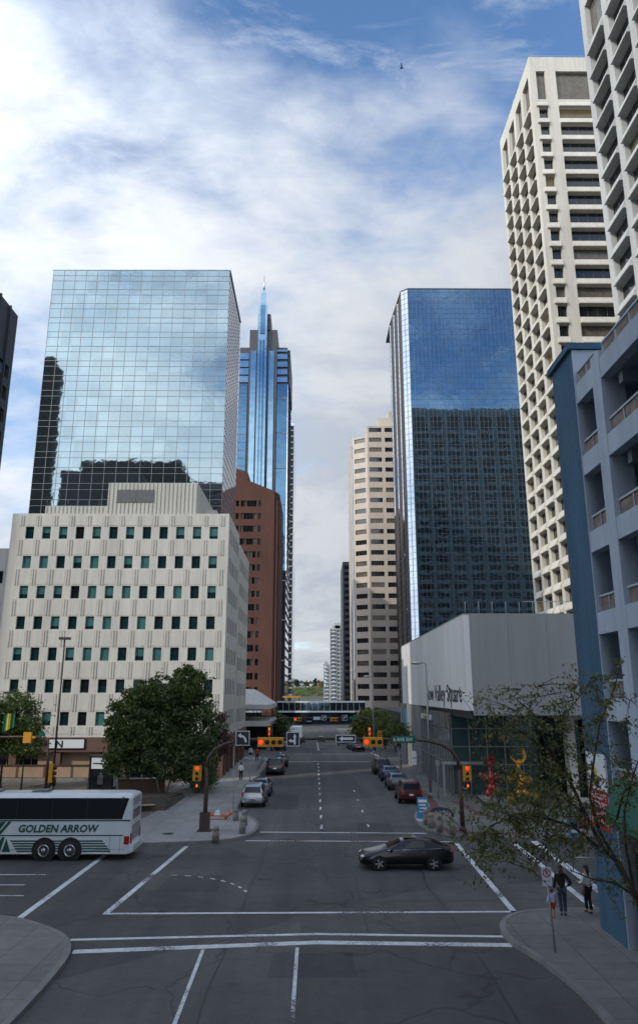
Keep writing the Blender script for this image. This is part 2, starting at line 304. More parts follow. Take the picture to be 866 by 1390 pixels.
# ------------------------------------------------------------------ world, sun, camera
SUN_AZ=(-.80,-.60); SUN_EL=R(31)
def world():
    w=bpy.data.worlds.new('World'); SC.world=w; w.use_nodes=True; nt=w.node_tree; N=nt.nodes; L=nt.links
    bg=N['Background']; bg.inputs['Strength'].default_value=.125
    sky=N.new('ShaderNodeTexSky'); sky.sky_type='NISHITA'; sky.sun_disc=False; sky.sun_elevation=SUN_EL; sky.sun_rotation=math.atan2(SUN_AZ[0],SUN_AZ[1]); sky.altitude=1000; sky.air_density=1.0; sky.dust_density=.6; sky.ozone_density=1.5
    tc=N.new('ShaderNodeTexCoord'); sx=N.new('ShaderNodeSeparateXYZ'); L.new(tc.outputs['Generated'],sx.inputs[0])
    def math_(op,a,b=None,c=None):
        k=N.new('ShaderNodeMath'); k.operation=op
        for i,v in enumerate((a,b,c)):
            if v is None: continue
            if isinstance(v,(int,float)): k.inputs[i].default_value=v
            else: L.new(v,k.inputs[i])
        return k.outputs[0]
    zz=math_('ADD',math_('MAXIMUM',sx.outputs['Z'],0),.22)
    cx=math_('DIVIDE',sx.outputs['X'],zz); cy=math_('DIVIDE',sx.outputs['Y'],zz)
    cv=N.new('ShaderNodeCombineXYZ'); L.new(cx,cv.inputs[0]); L.new(cy,cv.inputs[1])
    def noise(s,d,r,dist,off,rot=0,sc=(1,1,1)):
        mp=N.new('ShaderNodeMapping'); mp.inputs['Location'].default_value=off; mp.inputs['Rotation'].default_value=(0,0,rot); mp.inputs['Scale'].default_value=sc; L.new(cv.outputs[0],mp.inputs['Vector'])
        n=N.new('ShaderNodeTexNoise'); n.inputs['Scale'].default_value=s; n.inputs['Detail'].default_value=d; n.inputs['Roughness'].default_value=r; n.inputs['Distortion'].default_value=dist; L.new(mp.outputs[0],n.inputs['Vector']); return n.outputs['Fac']
    a=noise(1.05,3,.5,.2,CL['o1']); b=noise(3.0,9,.56,.25,CL['o2'],.5,(1,1.2,1)); c=noise(8,6,.62,.5,(1,2,0),.4,(1,1.6,1))
    s=math_('ADD',math_('ADD',math_('MULTIPLY',a,1.15),math_('MULTIPLY',b,.62)),math_('MULTIPLY',c,.18))
    # cloud deck thickens towards the horizon, with openings overhead
    s=math_('ADD',s,math_('MULTIPLY',math_('SUBTRACT',.62,sx.outputs['Z']),CL['grad']))
    def near(vec,lo,hi):
        dp=N.new('ShaderNodeVectorMath'); dp.operation='DOT_PRODUCT'; L.new(tc.outputs['Generated'],dp.inputs[0]); dp.inputs[1].default_value=Vector(vec).normalized()
        r=N.new('ShaderNodeMapRange'); r.interpolation_type='SMOOTHSTEP'; r.inputs['From Min'].default_value=lo; r.inputs['From Max'].default_value=hi; L.new(dp.outputs['Value'],r.inputs['Value']); return r.outputs['Result'],dp.outputs['Value']
    for v_,lo,hi,amt in CL['open']: s=math_('SUBTRACT',s,math_('MULTIPLY',near(v_,lo,hi)[0],amt))
    mk=N.new('ShaderNodeMapRange'); mk.interpolation_type='SMOOTHSTEP'; mk.inputs['From Min'].default_value=CL['lo']; mk.inputs['From Max'].default_value=CL['hi']; L.new(s,mk.inputs['Value'])
    ci=noise(4.2,10,.66,.6,(6,1,0),2.2,(1,1.7,1)); cr=N.new('ShaderNodeMapRange'); cr.interpolation_type='SMOOTHSTEP'; cr.inputs['From Min'].default_value=.44; cr.inputs['From Max'].default_value=.72; cr.inputs['To Max'].default_value=.55; L.new(ci,cr.inputs['Value'])
    mask=math_('MULTIPLY',math_('MAXIMUM',mk.outputs['Result'],cr.outputs['Result']),.97)
    # clear strip low above the horizon
    shade=noise(2.6,8,.62,.3,(5,3,0),.3)
    sr=N.new('ShaderNodeMapRange'); sr.interpolation_type='SMOOTHSTEP'; sr.inputs['From Min'].default_value=.38; sr.inputs['From Max'].default_value=.62; L.new(shade,sr.inputs['Value'])
    cc=N.new('ShaderNodeMix'); cc.data_type='RGBA'; cc.inputs['A'].default_value=(5.9,6.5,7.4,1); cc.inputs['B'].default_value=(7.9,8.2,8.6,1); L.new(sr.outputs['Result'],cc.inputs['Factor'])
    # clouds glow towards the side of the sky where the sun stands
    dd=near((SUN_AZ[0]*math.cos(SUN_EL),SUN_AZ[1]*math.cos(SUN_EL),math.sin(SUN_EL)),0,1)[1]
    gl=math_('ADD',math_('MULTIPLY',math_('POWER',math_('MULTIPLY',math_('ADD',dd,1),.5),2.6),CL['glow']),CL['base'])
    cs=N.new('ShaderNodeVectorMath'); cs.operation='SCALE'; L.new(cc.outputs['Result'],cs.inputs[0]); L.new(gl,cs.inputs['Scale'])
    sk=N.new('ShaderNodeVectorMath'); sk.operation='MULTIPLY'; L.new(sky.outputs[0],sk.inputs[0]); sk.inputs[1].default_value=(1.15,1.42,1.6)
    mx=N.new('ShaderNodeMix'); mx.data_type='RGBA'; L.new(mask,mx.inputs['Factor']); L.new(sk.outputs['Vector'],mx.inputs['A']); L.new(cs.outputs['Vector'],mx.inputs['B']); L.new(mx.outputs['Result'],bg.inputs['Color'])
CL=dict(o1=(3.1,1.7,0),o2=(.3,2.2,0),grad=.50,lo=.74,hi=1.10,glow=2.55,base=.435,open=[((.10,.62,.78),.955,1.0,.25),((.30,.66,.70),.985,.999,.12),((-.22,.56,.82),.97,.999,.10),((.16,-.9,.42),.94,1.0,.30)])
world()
sl=bpy.data.lights.new('sun','SUN'); sl.energy=2.0; sl.angle=R(.6); sl.color=(1,.93,.82); so=bpy.data.objects.new('sun',sl); COL.objects.link(so)
d=Vector((SUN_AZ[0]*math.cos(SUN_EL),SUN_AZ[1]*math.cos(SUN_EL),math.sin(SUN_EL))); so.rotation_euler=d.to_track_quat('Z','Y').to_euler(); so.location=(0,0,60)
cd=bpy.data.cameras.new('camera'); cam=bpy.data.objects.new('camera',cd); COL.objects.link(cam); SC.camera=cam
cd.sensor_fit='VERTICAL'; cd.sensor_height=36; cd.lens=1040/1390*36; cd.shift_y=-45/1390; cd.clip_end=6000; cd.clip_start=.3
P=R(15.6); yaw=math.atan(6/1040*math.cos(P)); cam.location=(0,0,CAMH); cam.rotation_euler=(math.pi/2+P,0,-yaw)
SC.view_settings.view_transform='Standard'; SC.view_settings.look='None'; SC.view_settings.exposure=.30; SC.view_settings.gamma=1; SC.view_settings.use_curve_mapping=False
# ------------------------------------------------------------------ ground, roads, pavements
def gz(y):
    if y<126: return 0
    if y<255: return -(y-126)*.042
    if y<760: return -5.4
    if y<900: return -5.4+20*(y-760)/140
    return 14.6
mb=MB()
ys=[-400,-60,126,140,160,190,220,255,400,600,760,790,820,850,880,900,1000,2000,4000]; xs=[-3000,-400,-120,-60,60,120,400,3000]
for a,b in zip(ys,ys[1:]):
    for c,e in zip(xs,xs[1:]): mb.face([(c,a,gz(a)-.06),(e,a,gz(a)-.06),(e,b,gz(b)-.06),(c,b,gz(b)-.06)])
struct(mb.build('ground',M['ground']))
mb=MB()
for a,b in zip(ys[1:9],ys[2:10]):
    mb.face([(-14,a,gz(a)),(18,a,gz(a)),(18,b,gz(b)),(-14,b,gz(b))])
mb.face([(-200,33,0),(-14,33,0),(-14,53,0),(-200,53,0)]); mb.face([(18,33,0),(200,33,0),(200,53,0),(18,53,0)])
mb.face([(-200,112,0),(-14,112,0),(-14,126,0),(-200,126,0)]); mb.face([(18,112,0),(200,112,0),(200,126,0),(18,126,0)])
struct(mb.build('road',M['asphalt']))
def arc(pts,n=5):
    """Catmull-Rom through kerb points"""
    P=[Vector((*p,0)) for p in pts]; out=[]
    def tan(i):
        a=P[max(i-1,0)]; b=P[min(i+1,len(P)-1)]; return (b-a).normalized()
    for i in range(len(P)-1):
        p1=P[i];p2=P[i+1]; ln=(p2-p1).length; m1=tan(i)*ln; m2=tan(i+1)*ln
        for k in range(n if ln<9 else 1):
            t=k/n; out.append((2*t**3-3*t*t+1)*p1+(t**3-2*t*t+t)*m1+(-2*t**3+3*t*t)*p2+(t**3-t*t)*m2)
    out.append(P[-1]); return [(q.x,q.y) for q in out]
def pavement(edge,close,mat,name='sidewalk'):
    """edge = kerb line with the pavement on its left; close = the far corners"""
    poly=edge+close
    ar=sum(poly[i][0]*poly[(i+1)%len(poly)][1]-poly[(i+1)%len(poly)][0]*poly[i][1] for i in range(len(poly)))
    if ar<0: edge=edge[::-1]; close=close[::-1]
    inner=[]
    for i,p in enumerate(edge):
        a=Vector(edge[max(i-1,0)]);b=Vector(edge[min(i+1,len(edge)-1)]); t=(b-a).normalized(); inner.append((p[0]-t.y*.22,p[1]+t.x*.22))
    poly=inner+close; m=MB(); m.prism(poly,-.02,.14); struct(m.build(name,mat))
    m=MB()
    for i in range(len(edge)-1):
        a,b,c,e=edge[i],edge[i+1],inner[i+1],inner[i]
        m.hexa([(*a,-.02),(*b,-.02),(*c,-.02),(*e,-.02),(*a,.15),(*b,.15),(*c,.15),(*e,.15)])
    struct(m.build('kerb',M['kerbc']))
nw=arc([(-80,49.4),(-20,49.4),(-10.5,49.5),(-5.6,50.5),(-4.1,52.2),(-3.7,54.6),(-3.9,57.5),(-5.0,60.8),(-5.9,63.5),(-5.9,72),(-5.9,100),(-5.9,110),(-7.5,112.5),(-12,113)])
pavement(nw,[(-60,113),(-80,113)],M['slab'])
ne=arc([(80,51.2),(20,51.2),(12.4,51.2),(9.7,51.7),(8.1,53.0),(7.25,55.2),(7.1,59.0),(7.8,62.5),(8.9,65),(9.0,72),(9.0,100),(9.0,109),(10.5,112),(16,113)])
pavement(ne,[(60,113),(80,113)],M['slabd'])
sw=arc([(-80,34.3),(-20,34.3),(-12.5,34.2),(-10.3,32.9),(-8.8,31.1),(-8.2,28.5),(-8.2,20),(-8.2,-30)])
pavement(sw,[(-80,-30)],M['slabd'])
se=arc([(80,35.4),(20,35.4),(10.4,35.2),(8.3,34.7),(7.2,33.2),(7.0,31.2),(7.5,29),(7.9,26),(7.9,20),(7.9,-30)])
pavement(se,[(80,-30)],M['slabd'])
for side,x0,x1,m_ in((-1,-40,-5.9,'slabd'),(1,9.0,45,'slabd')):
    m=MB()
    yy=[125.5,140,160,190,220,255,330]
    for a,b in zip(yy,yy[1:]): m.hexa([(x0,a,gz(a)-.3),(x1,a,gz(a)-.3),(x1,b,gz(b)-.3),(x0,b,gz(b)-.3),(x0,a,gz(a)+.14),(x1,a,gz(a)+.14),(x1,b,gz(b)+.14),(x0,b,gz(b)+.14)])
    struct(m.build('sidewalk',M[m_]))
# plaza paving, red paver bands and parking lot laid as sheets on the pavements
def sheet(name,pts,mat,z=.146):
    m=MB(); m.face([(x,y,z) for x,y in pts]); return struct(m.build(name,mat))
sheet('plaza',[(-60,50.0),(-13.4,50.0),(-12.6,55),(-11.4,66),(-10.9,70.4),(-60,70.4)],M['paver'])
sheet('parking_lot',[(-60,70.6),(-13.2,70.6),(-13.2,84.8),(-60,84.8)],M['lot'],.15)
sheet('red_paver_band',[(8.3,60.5),(9.6,62.5),(9.9,66.5),(10.0,75),(9.3,75),(9.2,65.4),(8.2,63.1),(7.5,59.8),(7.6,55.6),(8.4,53.5),(9.8,52.2),(13.5,51.7),(13.5,52.7),(10.2,53.2),(9.0,54.2),(8.3,56)],M['redpaver'])
sheet('red_paver_band',[(11.2,67.5),(12,60),(14.5,56.5),(22,55.2),(22,55.7),(14.8,57.1),(12.5,60.3),(11.7,67.5)],M['redpaver'])
m=MB()
for x in range(-58,-15,3):
    m.hexa([(x,75.5,.156),(x+.14,75.5,.156),(x+1.6,80.5,.156),(x+1.46,80.5,.156),(x,75.5,.16),(x+.14,75.5,.16),(x+1.6,80.5,.16),(x+1.46,80.5,.16)])
struct(m.build('parking_bay_marking',M['yelpaint']))
# painted lines
def line(m,x0,y0,x1,y1,w,z=.006):
    d=Vector((x1-x0,y1-y0,0)).normalized(); n=Vector((-d.y,d.x,0))*w/2; a=Vector((x0,y0,z)); b=Vector((x1,y1,z))
    m.face([a-n,b-n,b+n,a+n])
L=MB()
line(L,-8.62,34.98,8.35,35.2,.22); line(L,-8.5,35.1,-7.5,49.2,.26); line(L,8.5,50.0,8.22,35.1,.26)
line(L,-8.9,31.55,0.1,32.2,.24); line(L,.1,32.2,7.1,31.85,.24)
line(L,-8.4,30.2,.1,31.2,.42); line(L,.1,31.2,7.05,30.85,.42); line(L,-3.9,30.4,-3.6,12,.12,.01); line(L,-.6,30.6,-.6,12,.12,.01)
line(L,-11.8,33.8,-11.6,48.8,.28); line(L,12.0,50.8,11.7,36.0,.3); line(L,13.35,50.8,12.9,36.2,.42)
line(L,-4.2,51.0,8.4,50.6,.2); line(L,-3.5,54.0,7.2,53.5,.24)
for y,xa in ((42.0,-13.2),(39.9,-13.6),(37.9,-12.9)): line(L,-40,y,xa,y,.13)
for y in (41.0,46.0): line(L,14,y,60,y,.13)
for k in range(9):   # curved turn guide
    t=k/9; a=math.radians(95-80*t); b=math.radians(95-80*(t+.05)); c=(-7.4,36.8); r=4.6
    line(L,c[0]+r*math.cos(a),c[1]+r*math.sin(a)*1.1,c[0]+r*math.cos(b),c[1]+r*math.sin(b)*1.1,.12)
y=55.2
while y<104: line(L,.45,y,.5,y+1.6,.15); y+=4.3
for y in (56,62.5,69,75): line(L,3.65,y,3.65,y+1.1,.13)
line(L,-5.4,106.6,8.6,106.8,.3); line(L,-5.4,119.5,8.6,119.5,.3); line(L,-5.9,113.4,-5.0,122,.3); line(L,9.3,113.5,8.5,122,.3)
struct(L.build('road_marking',M['paint']))
L=MB()
y=128
while y<230: 
    z=gz(y)+.02; L.hexa([(.55,y,z-.01),(.75,y,z-.01),(.75,y+6,gz(y+6)+.01),(.55,y+6,gz(y+6)+.01),(.55,y,z),(.75,y,z),(.75,y+6,gz(y+6)+.02),(.55,y+6,gz(y+6)+.02)]); y+=8
struct(L.build('road_marking',M['paint']))
# tar-sealed cuts and newer asphalt patches
T_=MB(); random.seed(21)
for (x0,y0,x1,y1) in ((-3.2,24,-2.6,62),(1.9,30,2.3,58),(5.6,24,5.2,49),(-12,40.6,12,41.4),(-16,46.2,9,45.8),(-6.5,36.4,13,37.2)):
    n_=14; px,py=x0,y0
    for k in range(1,n_+1):
        qx=x0+(x1-x0)*k/n_+random.uniform(-.12,.12); qy=y0+(y1-y0)*k/n_+random.uniform(-.12,.12); line(T_,px,py,qx,qy,random.uniform(.04,.08),.003); px,py=qx,qy
struct(T_.build('tar_seam',M['tar']))
for (x0,x1,y0,y1) in ((-7.2,-4.4,38.5,41.8),(2.8,5.2,52.2,57.5),(-3.4,-1.2,64,73),(-1.5,1.4,27.6,30.1),(9.2,11.2,40,43.5)):
    T_=MB(); T_.face([(x0,y0,.0022),(x1,y0+.1,.0022),(x1-.1,y1,.0022),(x0+.1,y1-.1,.0022)]); struct(T_.build('asphalt_patch',M['asphalt_new']))
# manhole covers
for i,(x,y,lab) in enumerate(((-9.2,52.6,'round iron manhole cover in the left pavement near the kerb'),(2.6,38.6,'iron manhole cover in the road right of centre, in front of the black sedan'),(-2.4,41.2,'iron manhole cover in the middle of the junction'),(7.95,33.2,'small iron cover in the pavement left of the no parking sign'))):
    z=.146 if abs(x)>8.5 else .004
    m=MB(); m.lathe((x,y,z),[(.36,0),(.36,.006),(.31,.008),(.02,.008)],20,0)
    tag(m.build('manhole_cover',M['poledark']),lab,'manhole cover')
# ------------------------------------------------------------------ building helpers
class Panes:
    def __init__(s,parent,limit=100,name='window'): s.p=parent; s.l=[]; s.limit=limit; s.name=name
    def add(s,fr,u0,u1,z0,z1,n,mats,nm=1,hb=0,split=None):
        s.l.append((fr,u0,u1,z0,z1,n,mats,nm,hb,split))
    def geo(s,m,e,off=0):
        fr,u0,u1,z0,z1,n,mats,nm,hb,split=e
        if split: m.fbox(fr,u0,u1,z0,z0+(z1-z0)*split,n-.08,n,off+2); m.fbox(fr,u0,u1,z0+(z1-z0)*split,z1,n-.08,n,off)
        else: m.fbox(fr,u0,u1,z0,z1,n-.08,n,off)
        t=.05
        if nm>0:
            for k in range(nm+1):
                u=u0+(u1-u0)*k/nm; a=max(u-t/2,u0+.002); b=min(u+t/2,u1-.002); m.fbox(fr,a,b,z0+.001,z1-.001,n-.02,n+.035,off+1)
            for z in [z0+.03,z1-.03]+([z0+(z1-z0)*.35] if hb else []): m.fbox(fr,u0+.001,u1-.001,z-.028,z+.028,n-.02,n+.03,off+1)
    def score(s,e):
        fr,u0,u1,z0,z1,n=e[:6]; c=fr[0]+fr[1]*((u0+u1)/2)+Vector((0,0,(z0+z1)/2)); v=Vector((0,0,CAMH))-c
        f=fr[2].dot(v)/v.length
        inx=abs(c.x/max(c.y,.1))<.45 and c.y>0
        return (u1-u0)*(z1-z0)*max(f,0.0)/v.length_squared*(1 if inx else .01)
    def finish(s):
        s.l.sort(key=s.score,reverse=True)
        for e in s.l[:s.limit]:
            m=MB(); s.geo(m,e); m.build(s.name,list(e[6]),s.p)
        rest=s.l[s.limit:]
        if rest:
            ml=[]; m=MB()
            for e in rest:
                k=tuple(e[6])
                if k not in ml: ml.append(k)
                s.geo(m,e,ml.index(k)*3)
            o=m.build(s.name,[x for k in ml for x in (list(k)+[k[0]]*3)[:3]],s.p); o['kind']='stuff'
def gridface(wall,panes,fr,width,z0,nf,fh,wz0,wz1,cols,recess,mats,nm=1,depth=.5,hb=0,split=None,fz=None):
    """wall skin with real openings; cols=[(u0,u1)..] window spans; windows at floor+wz0..wz1"""
    for f in range(nf):
        z=z0+f*fh
        if wz0>0: wall.fbox(fr,0,width,z,z+wz0,-depth,0)
        wall.fbox(fr,0,width,z+wz1,z+fh,-depth,0)
        u=0
        for (a,b) in cols:
            if a>u: wall.fbox(fr,u,a,z+wz0,z+wz1,-depth,0)
            mt=mats(f) if callable(mats) else mats
            panes.add(fr,a,b,z+wz0,z+wz1,-recess,mt,nm,hb,split() if split else None); u=b
        if u<width: wall.fbox(fr,u,width,z+wz0,z+wz1,-depth,0)
def even(w,n,ww,m0=0,m1=0):
    p=(w-m0-m1)/n; return [(m0+p*i+(p-ww)/2,m0+p*i+(p+ww)/2) for i in range(n)]
def dk(*w):
    opts=[M['darkpane']]*w[0]+[M['warmpane']]*w[1]+[M['litpane']]*(w[2] if len(w)>2 else 0)
    return lambda f=0:(random.choice(opts),M['frame'],M['darkpane'])
def curtain(root,fr,width,z0,z1,du,dz,glass,mull,double=0,t=.07,proud=.10,name='glass_facade',vstart=0):
    m=MB(); m.fbox(fr,0,width,z0,z1,-.2,0); m.build(name,glass,root)
    g=MB(); u=vstart
    while u<=width+.01: g.fbox(fr,max(u-t/2,0),min(u+t/2,width),z0,z1,-.05,proud); u+=du
    z=z0
    while z<=z1-.02:
        g.fbox(fr,0,width,z,z+t,-.05,proud*.8)
        if double: g.fbox(fr,0,width,z+double,z+double+t,-.05,proud*.8)
        z+=dz
    g.build('mullion_grid',mull,root)
# ------------------------------------------------------------------ white precast office block
bx=-9.7; FY=85.0
w=thing('office_building','pale precast concrete office block with rows of teal windows, behind the big tree','building',(-21,99,0))
wall=MB(); pn=Panes(w)
fr=frame(-34.2,FY,1,0); W=34.2+bx
def tealm(f=0):
    return (random.choice([M['tealpane']]*5+[M['tealdark']]*5+[M['darkpane']]*1),M['frame'],M['tealdark'])
def tsplit(): return random.choice([None,None,.35,.5,.25])
colX=[-32.1+1.883*k for k in range(12)]; cols=[(x+34.2-.47,x+34.2+.47) for x in colX]
Zb=4.2; fh=3.34
wall.fbox(fr,0,W,Zb,4.6,-.5,0)
gridface(wall,pn,fr,W,4.6,7,fh,.75,2.15,cols,.22,tealm,1,split=tsplit)
wall.fbox(fr,0,W,4.6+7*fh,28.3,-.5,0)
# raised panels and the pairs of fins between the window columns
for f in range(8):
    za=4.6+f*fh-1.12; zb=4.6+f*fh+.66
    if f==0: za=4.45
    if f==7: zb=28.05
    for k in range(13):
        uc=(colX[0]+34.2)-.94+k*1.883
        if uc<.2 or uc>W-.2: continue
        for o in(-.14,.14):
            if uc+o+.06<W: wall.fbox(fr,uc+o-.055,uc+o+.055,za,zb,0,.085)
    for k in range(12):
        uc=colX[k]+34.2; wall.fbox(fr,uc-.62,uc+.62,za+.06,zb-.04,0,.03)
# east side: first section, dark recess, far section
fe=frame(bx,FY,0,1); fe=(Vector((bx,FY,0)),Vector((0,1,0)),Vector((1,0,0)))
wall.fbox(fe,0.5,12,Zb,4.6,-.5,0); gridface(wall,pn,(fe[0]+Vector((0,.5,0)),fe[1],fe[2]),11.5,4.6,7,fh,.55,2.25,even(11.5,6,1.0,.6,.2),.05,lambda f:(random.choice([M['gl_side'],M['tealdark'],M['tealdark']]),M['frame'],M['darkpane']),1)
wall.fbox(fe,0.5,12,4.6+7*fh,28.3,-.5,0)
for k in range(7): wall.fbox(fe,1.1+k*1.78,1.22+k*1.78,Zb,28.1,0,.05)
fs=(Vector((bx-.9,FY+12,0)),Vector((0,1,0)),Vector((1,0,0))); wall.fbox(fs,0,1.6,0,27.6,-.5,0)
f2=(Vector((bx,FY+13.6,0)),Vector((0,1,0)),Vector((1,0,0)))
wall.fbox(f2,0,13.6,Zb,4.6,-.5,0); gridface(wall,pn,f2,13.6,4.6,7,3.15,.55,2.15,even(13.6,8,.95,.4,.4),.05,lambda f:(random.choice([M['gl_side'],M['tealdark'],M['darkpane']]),M['frame'],M['darkpane']),1); wall.fbox(f2,0,13.6,4.6+7*3.15,27.3,-.5,0)
wall.box(bx-.52,bx-.02,FY+13.62,FY+14.1,0,27.3)
for k in range(9): wall.fbox(f2,.2+k*1.62,.32+k*1.62,Zb,27.1,0,.05)
wall.box(-33.7,bx-.52,FY+.52,FY+12,Zb,28.0); wall.box(-33.7,bx-.9-.52,FY+12,FY+27.2,Zb,27.0); wall.box(-33.7,bx-.6,FY+13.7,FY+27.2,Zb,27.0)
wall.build('wall',M['precast'],w)
# lower left wing
wing=MB(); fw_=frame(-62,FY+.6,1,0); wc=[(x+62-.47,x+62+.47) for x in [-35.25-1.883*k for k in range(13)]][::-1]
gridface(wing,pn,fw_,27.75,3.2,6,fh,.55,1.95,wc,.22,tealm,1,split=tsplit); wing.fbox(fw_,0,27.75,3.2+6*fh,24.4,-.5,0); wing.box(-62,-34.3,FY+1.1,FY+20,3,24.2); wing.build('side_wing',M['precast'],w)
# penthouse
ph=MB(); ph.box(-31.1,-24.0,FY+1.4,FY+14,28.0,29.5); ph.box(-24.0,-13.6,FY+1.4,FY+20,28.0,32.3)
for k in range(23):
    x=-31+.46*k*1.0
    if x<-24.1: ph.box(x,x+.1,FY+1.3,FY+1.41,28.3,29.45)
for k in range(23):
    x=-23.95+.46*k
    if x<-13.7 and not(-23.0<x<-18.6): ph.box(x,x+.1,FY+1.3,FY+1.41,28.3,32.25)
    elif x<-13.7: ph.box(x,x+.1,FY+1.3,FY+1.41,28.3,29.9); ph.box(x,x+.1,FY+1.3,FY+1.41,31.5,32.25)
ph.box(-13.9,-12.2,FY+8,FY+18,28.0,30.6)
pho=ph.build('penthouse',M['rib'],w)
lv=MB()
for k in range(8): lv.box(-22.9,-18.7,FY+1.28,FY+1.38,30.0+k*.18,30.12+k*.18)
lv.box(-22.95,-18.65,FY+1.3,FY+1.395,29.95,31.45); lv.box(-20.85,-20.75,FY+1.25,FY+1.3,29.95,31.45); lv.build('louvre',M['louvre'],pho)
rl=MB()
for k in range(6): rl.tube([(-31+k*1.2,FY+1.6,29.5),(-31+k*1.2,FY+1.6,30.3)],.03,5)
rl.tube([(-31,FY+1.6,30.3),(-25,FY+1.6,30.3)],.03,5); rl.build('roof_railing',M['frame'],w)
# ground floor: brown fascia, pillars, shopfront
b=MB(); b.box(-62,bx+.25,FY-.35,FY+.5,2.75,4.2); b.box(bx-.5,bx+.25,FY+.5,FY+27,2.9,4.2); b.build('fascia',M['brown_stone'],w)
for x in (-60,-54,-48,-42,-36.5,-31.8,-27.2,-21.9,-20.4,-15.2,-10.3): b=MB(); b.box(x,x+.75,FY-.2,FY+.5,0,2.75); b.build('pillar',M['brown_stone'],w)
for y in (88,92,96,100,104,108,111): b=MB(); b.box(bx-.55,bx+.05,y,y+.6,0,2.9); b.build('pillar',M['brown_stone'],w)
b=MB(); b.box(-62,bx-.5,FY+.9,FY+1.1,0,2.75); b.box(bx-1.0,bx-.8,FY+1,FY+27,0,2.9)
b.build('shopfront',M['darkpane'],w)
b=MB()
for x in np.arange(-61,-10.5,1.3): b.box(x,x+.07,FY+.8,FY+.9,0,2.75)
b.box(-29,-22.5,FY+.6,FY+.85,0,2.7)
b.build('shopfront_frame',M['tanwall'],w)
b=MB(); b.box(-27.6,-24.0,FY-.5,FY-.36,3.15,4.0); sg=b.build('sign_board',M['signwhite'],w)
b=MB(); b.box(-27.7,-23.9,FY-.48,FY-.37,3.05,3.14); b.box(-27.7,-23.9,FY-.48,FY-.37,4.01,4.1); b.box(-27.7,-27.61,FY-.48,FY-.37,3.05,4.1); b.box(-23.99,-23.9,FY-.48,FY-.37,3.05,4.1); b.build('sign_frame',M['signblack'],w)
text('N',.95,M['signblack'],sg,frame(0,FY-.5,1,0),-26.95,3.22,.01,.02,.02,sx=1.1)
pn.finish()
# ------------------------------------------------------------------ left mirror-glass tower
g=thing('glass_tower','pale blue mirror glass tower reflecting clouds, behind the white office block','skyscraper',(-43,182,0))
GY=170; H=110
b=MB(); b.box(-64.6,-21.5,GY+.2,198,-5,H-.3); b.build('core',M['dark'],g)
curtain(g,frame(-64.9,GY,1,0),43.7,0,H,2.73,3.82,M['gl_left'],M['mull'],double=1.45,t=.075)
curtain(g,(Vector((-21.2,GY+.21,0)),Vector((0,1,0)),Vector((1,0,0))),27.8,0,H,2.0,1.91,M['gl_side'],M['mull_b'],t=.14,proud=.05)
b=MB(); b.box(-65.1,-21.0,GY-.15,198.2,H,H+.35); b.build('parapet',M['steel'],g)
b=MB(); 
for k in range(12): b.tube([(-64+k*3.8,GY+1,H+.3),(-64+k*3.8,GY+1,H+.9)],.05,4)
b.build('roof_post',M['steel'],g)
# ------------------------------------------------------------------ spire tower
s=thing('spire_tower','slim blue tower with a stepped crown and needle spire','skyscraper',(-25,360,gz(344)))
SY=344
b=MB(); b.box(-36.7,-13.4,SY+.2,384,-6,171.5); b.box(-31.8,-18.4,SY-2.6,SY+30,-6,179.6); b.box(-27.9,-21.8,SY-2.6,SY+10,179,188.2); b.build('dark_cladding',M['dark'],s)
def vs(x0,x1,z0,z1,y,mat,name='glass_strip'):
    m=MB(); m.box(x0,x1,y-.4,y,z0,z1); return m.build(name,mat,s)
vs(-36.6,-32.5,0,152,SY,M['gl_spire'],'blue_glass'); vs(-18.2,-13.4,0,152,SY,M['gl_spire'],'blue_glass')
for k in range(5):
    z=153+k*4.0
    if k<4: vs(-36.6,-32.2,z,z+3.2,SY,M['gl_spirel'],'pale_glass')
    vs(-18.3,-13.3,z,z+(2.6 if k<4 else 1),SY-.3,M['gl_spirel'],'pale_glass')
vs(-31.0,-28.4,0,168.3,SY-2.6,M['gl_spirel'],'pale_glass'); vs(-22.2,-19.7,0,168.3,SY-2.6,M['gl_spirel'],'pale_glass')
c=MB()
c.box(-27.6,-23.3,SY-4.6,SY-2.5,0,192); c.build('pale_glass_spine',M['gl_spirel'],s)
vs(-26.6,-25.9,0,173,SY-4.6,M['gl_spire'],'blue_glass'); vs(-25.2,-24.3,0,173,SY-4.6,M['gl_spire'],'blue_glass'); vs(-26.6,-24.3,176.5,192,SY-4.6,M['gl_spire'],'blue_glass')
c=MB(); c.box(-26.7,-24.0,SY-4.0,SY-1,192,198.8); c.box(-26.1,-24.6,SY-3.4,SY-1.6,198.8,201); c.build('crown_step',M['gl_spirel'],s)
c=MB(); c.tube([(-25.3,SY-3,201),(-25.3,SY-3,204.5),(-25.3,SY-3,209)],[.55,.3,.1],6); c.build('needle',M['steel'],s)
for z in np.arange(60,151,3.9): c=MB(); c.box(-36.6,-32.5,SY-.55,SY-.41,z,z+.35); c.build('floor_line',M['mull_b'],s)
for z in np.arange(22,151,17.5): c=MB(); c.box(-18.2,-13.3,SY-.55,SY-.41,z,z+.5); c.build('floor_line',M['mull_b'],s)
c=MB(); c.box(-13.3,-12.9,SY,384,-6,152); c.build('side_glass',M['gl_side'],s)
c=MB()
for z in np.arange(8,168,3.9): c.box(-12.9,-12.6,SY+1,384,z,z+.7)
c.box(-13.4,-12.2,SY+2,382,153,171); c.build('side_band',M['dark'],s)
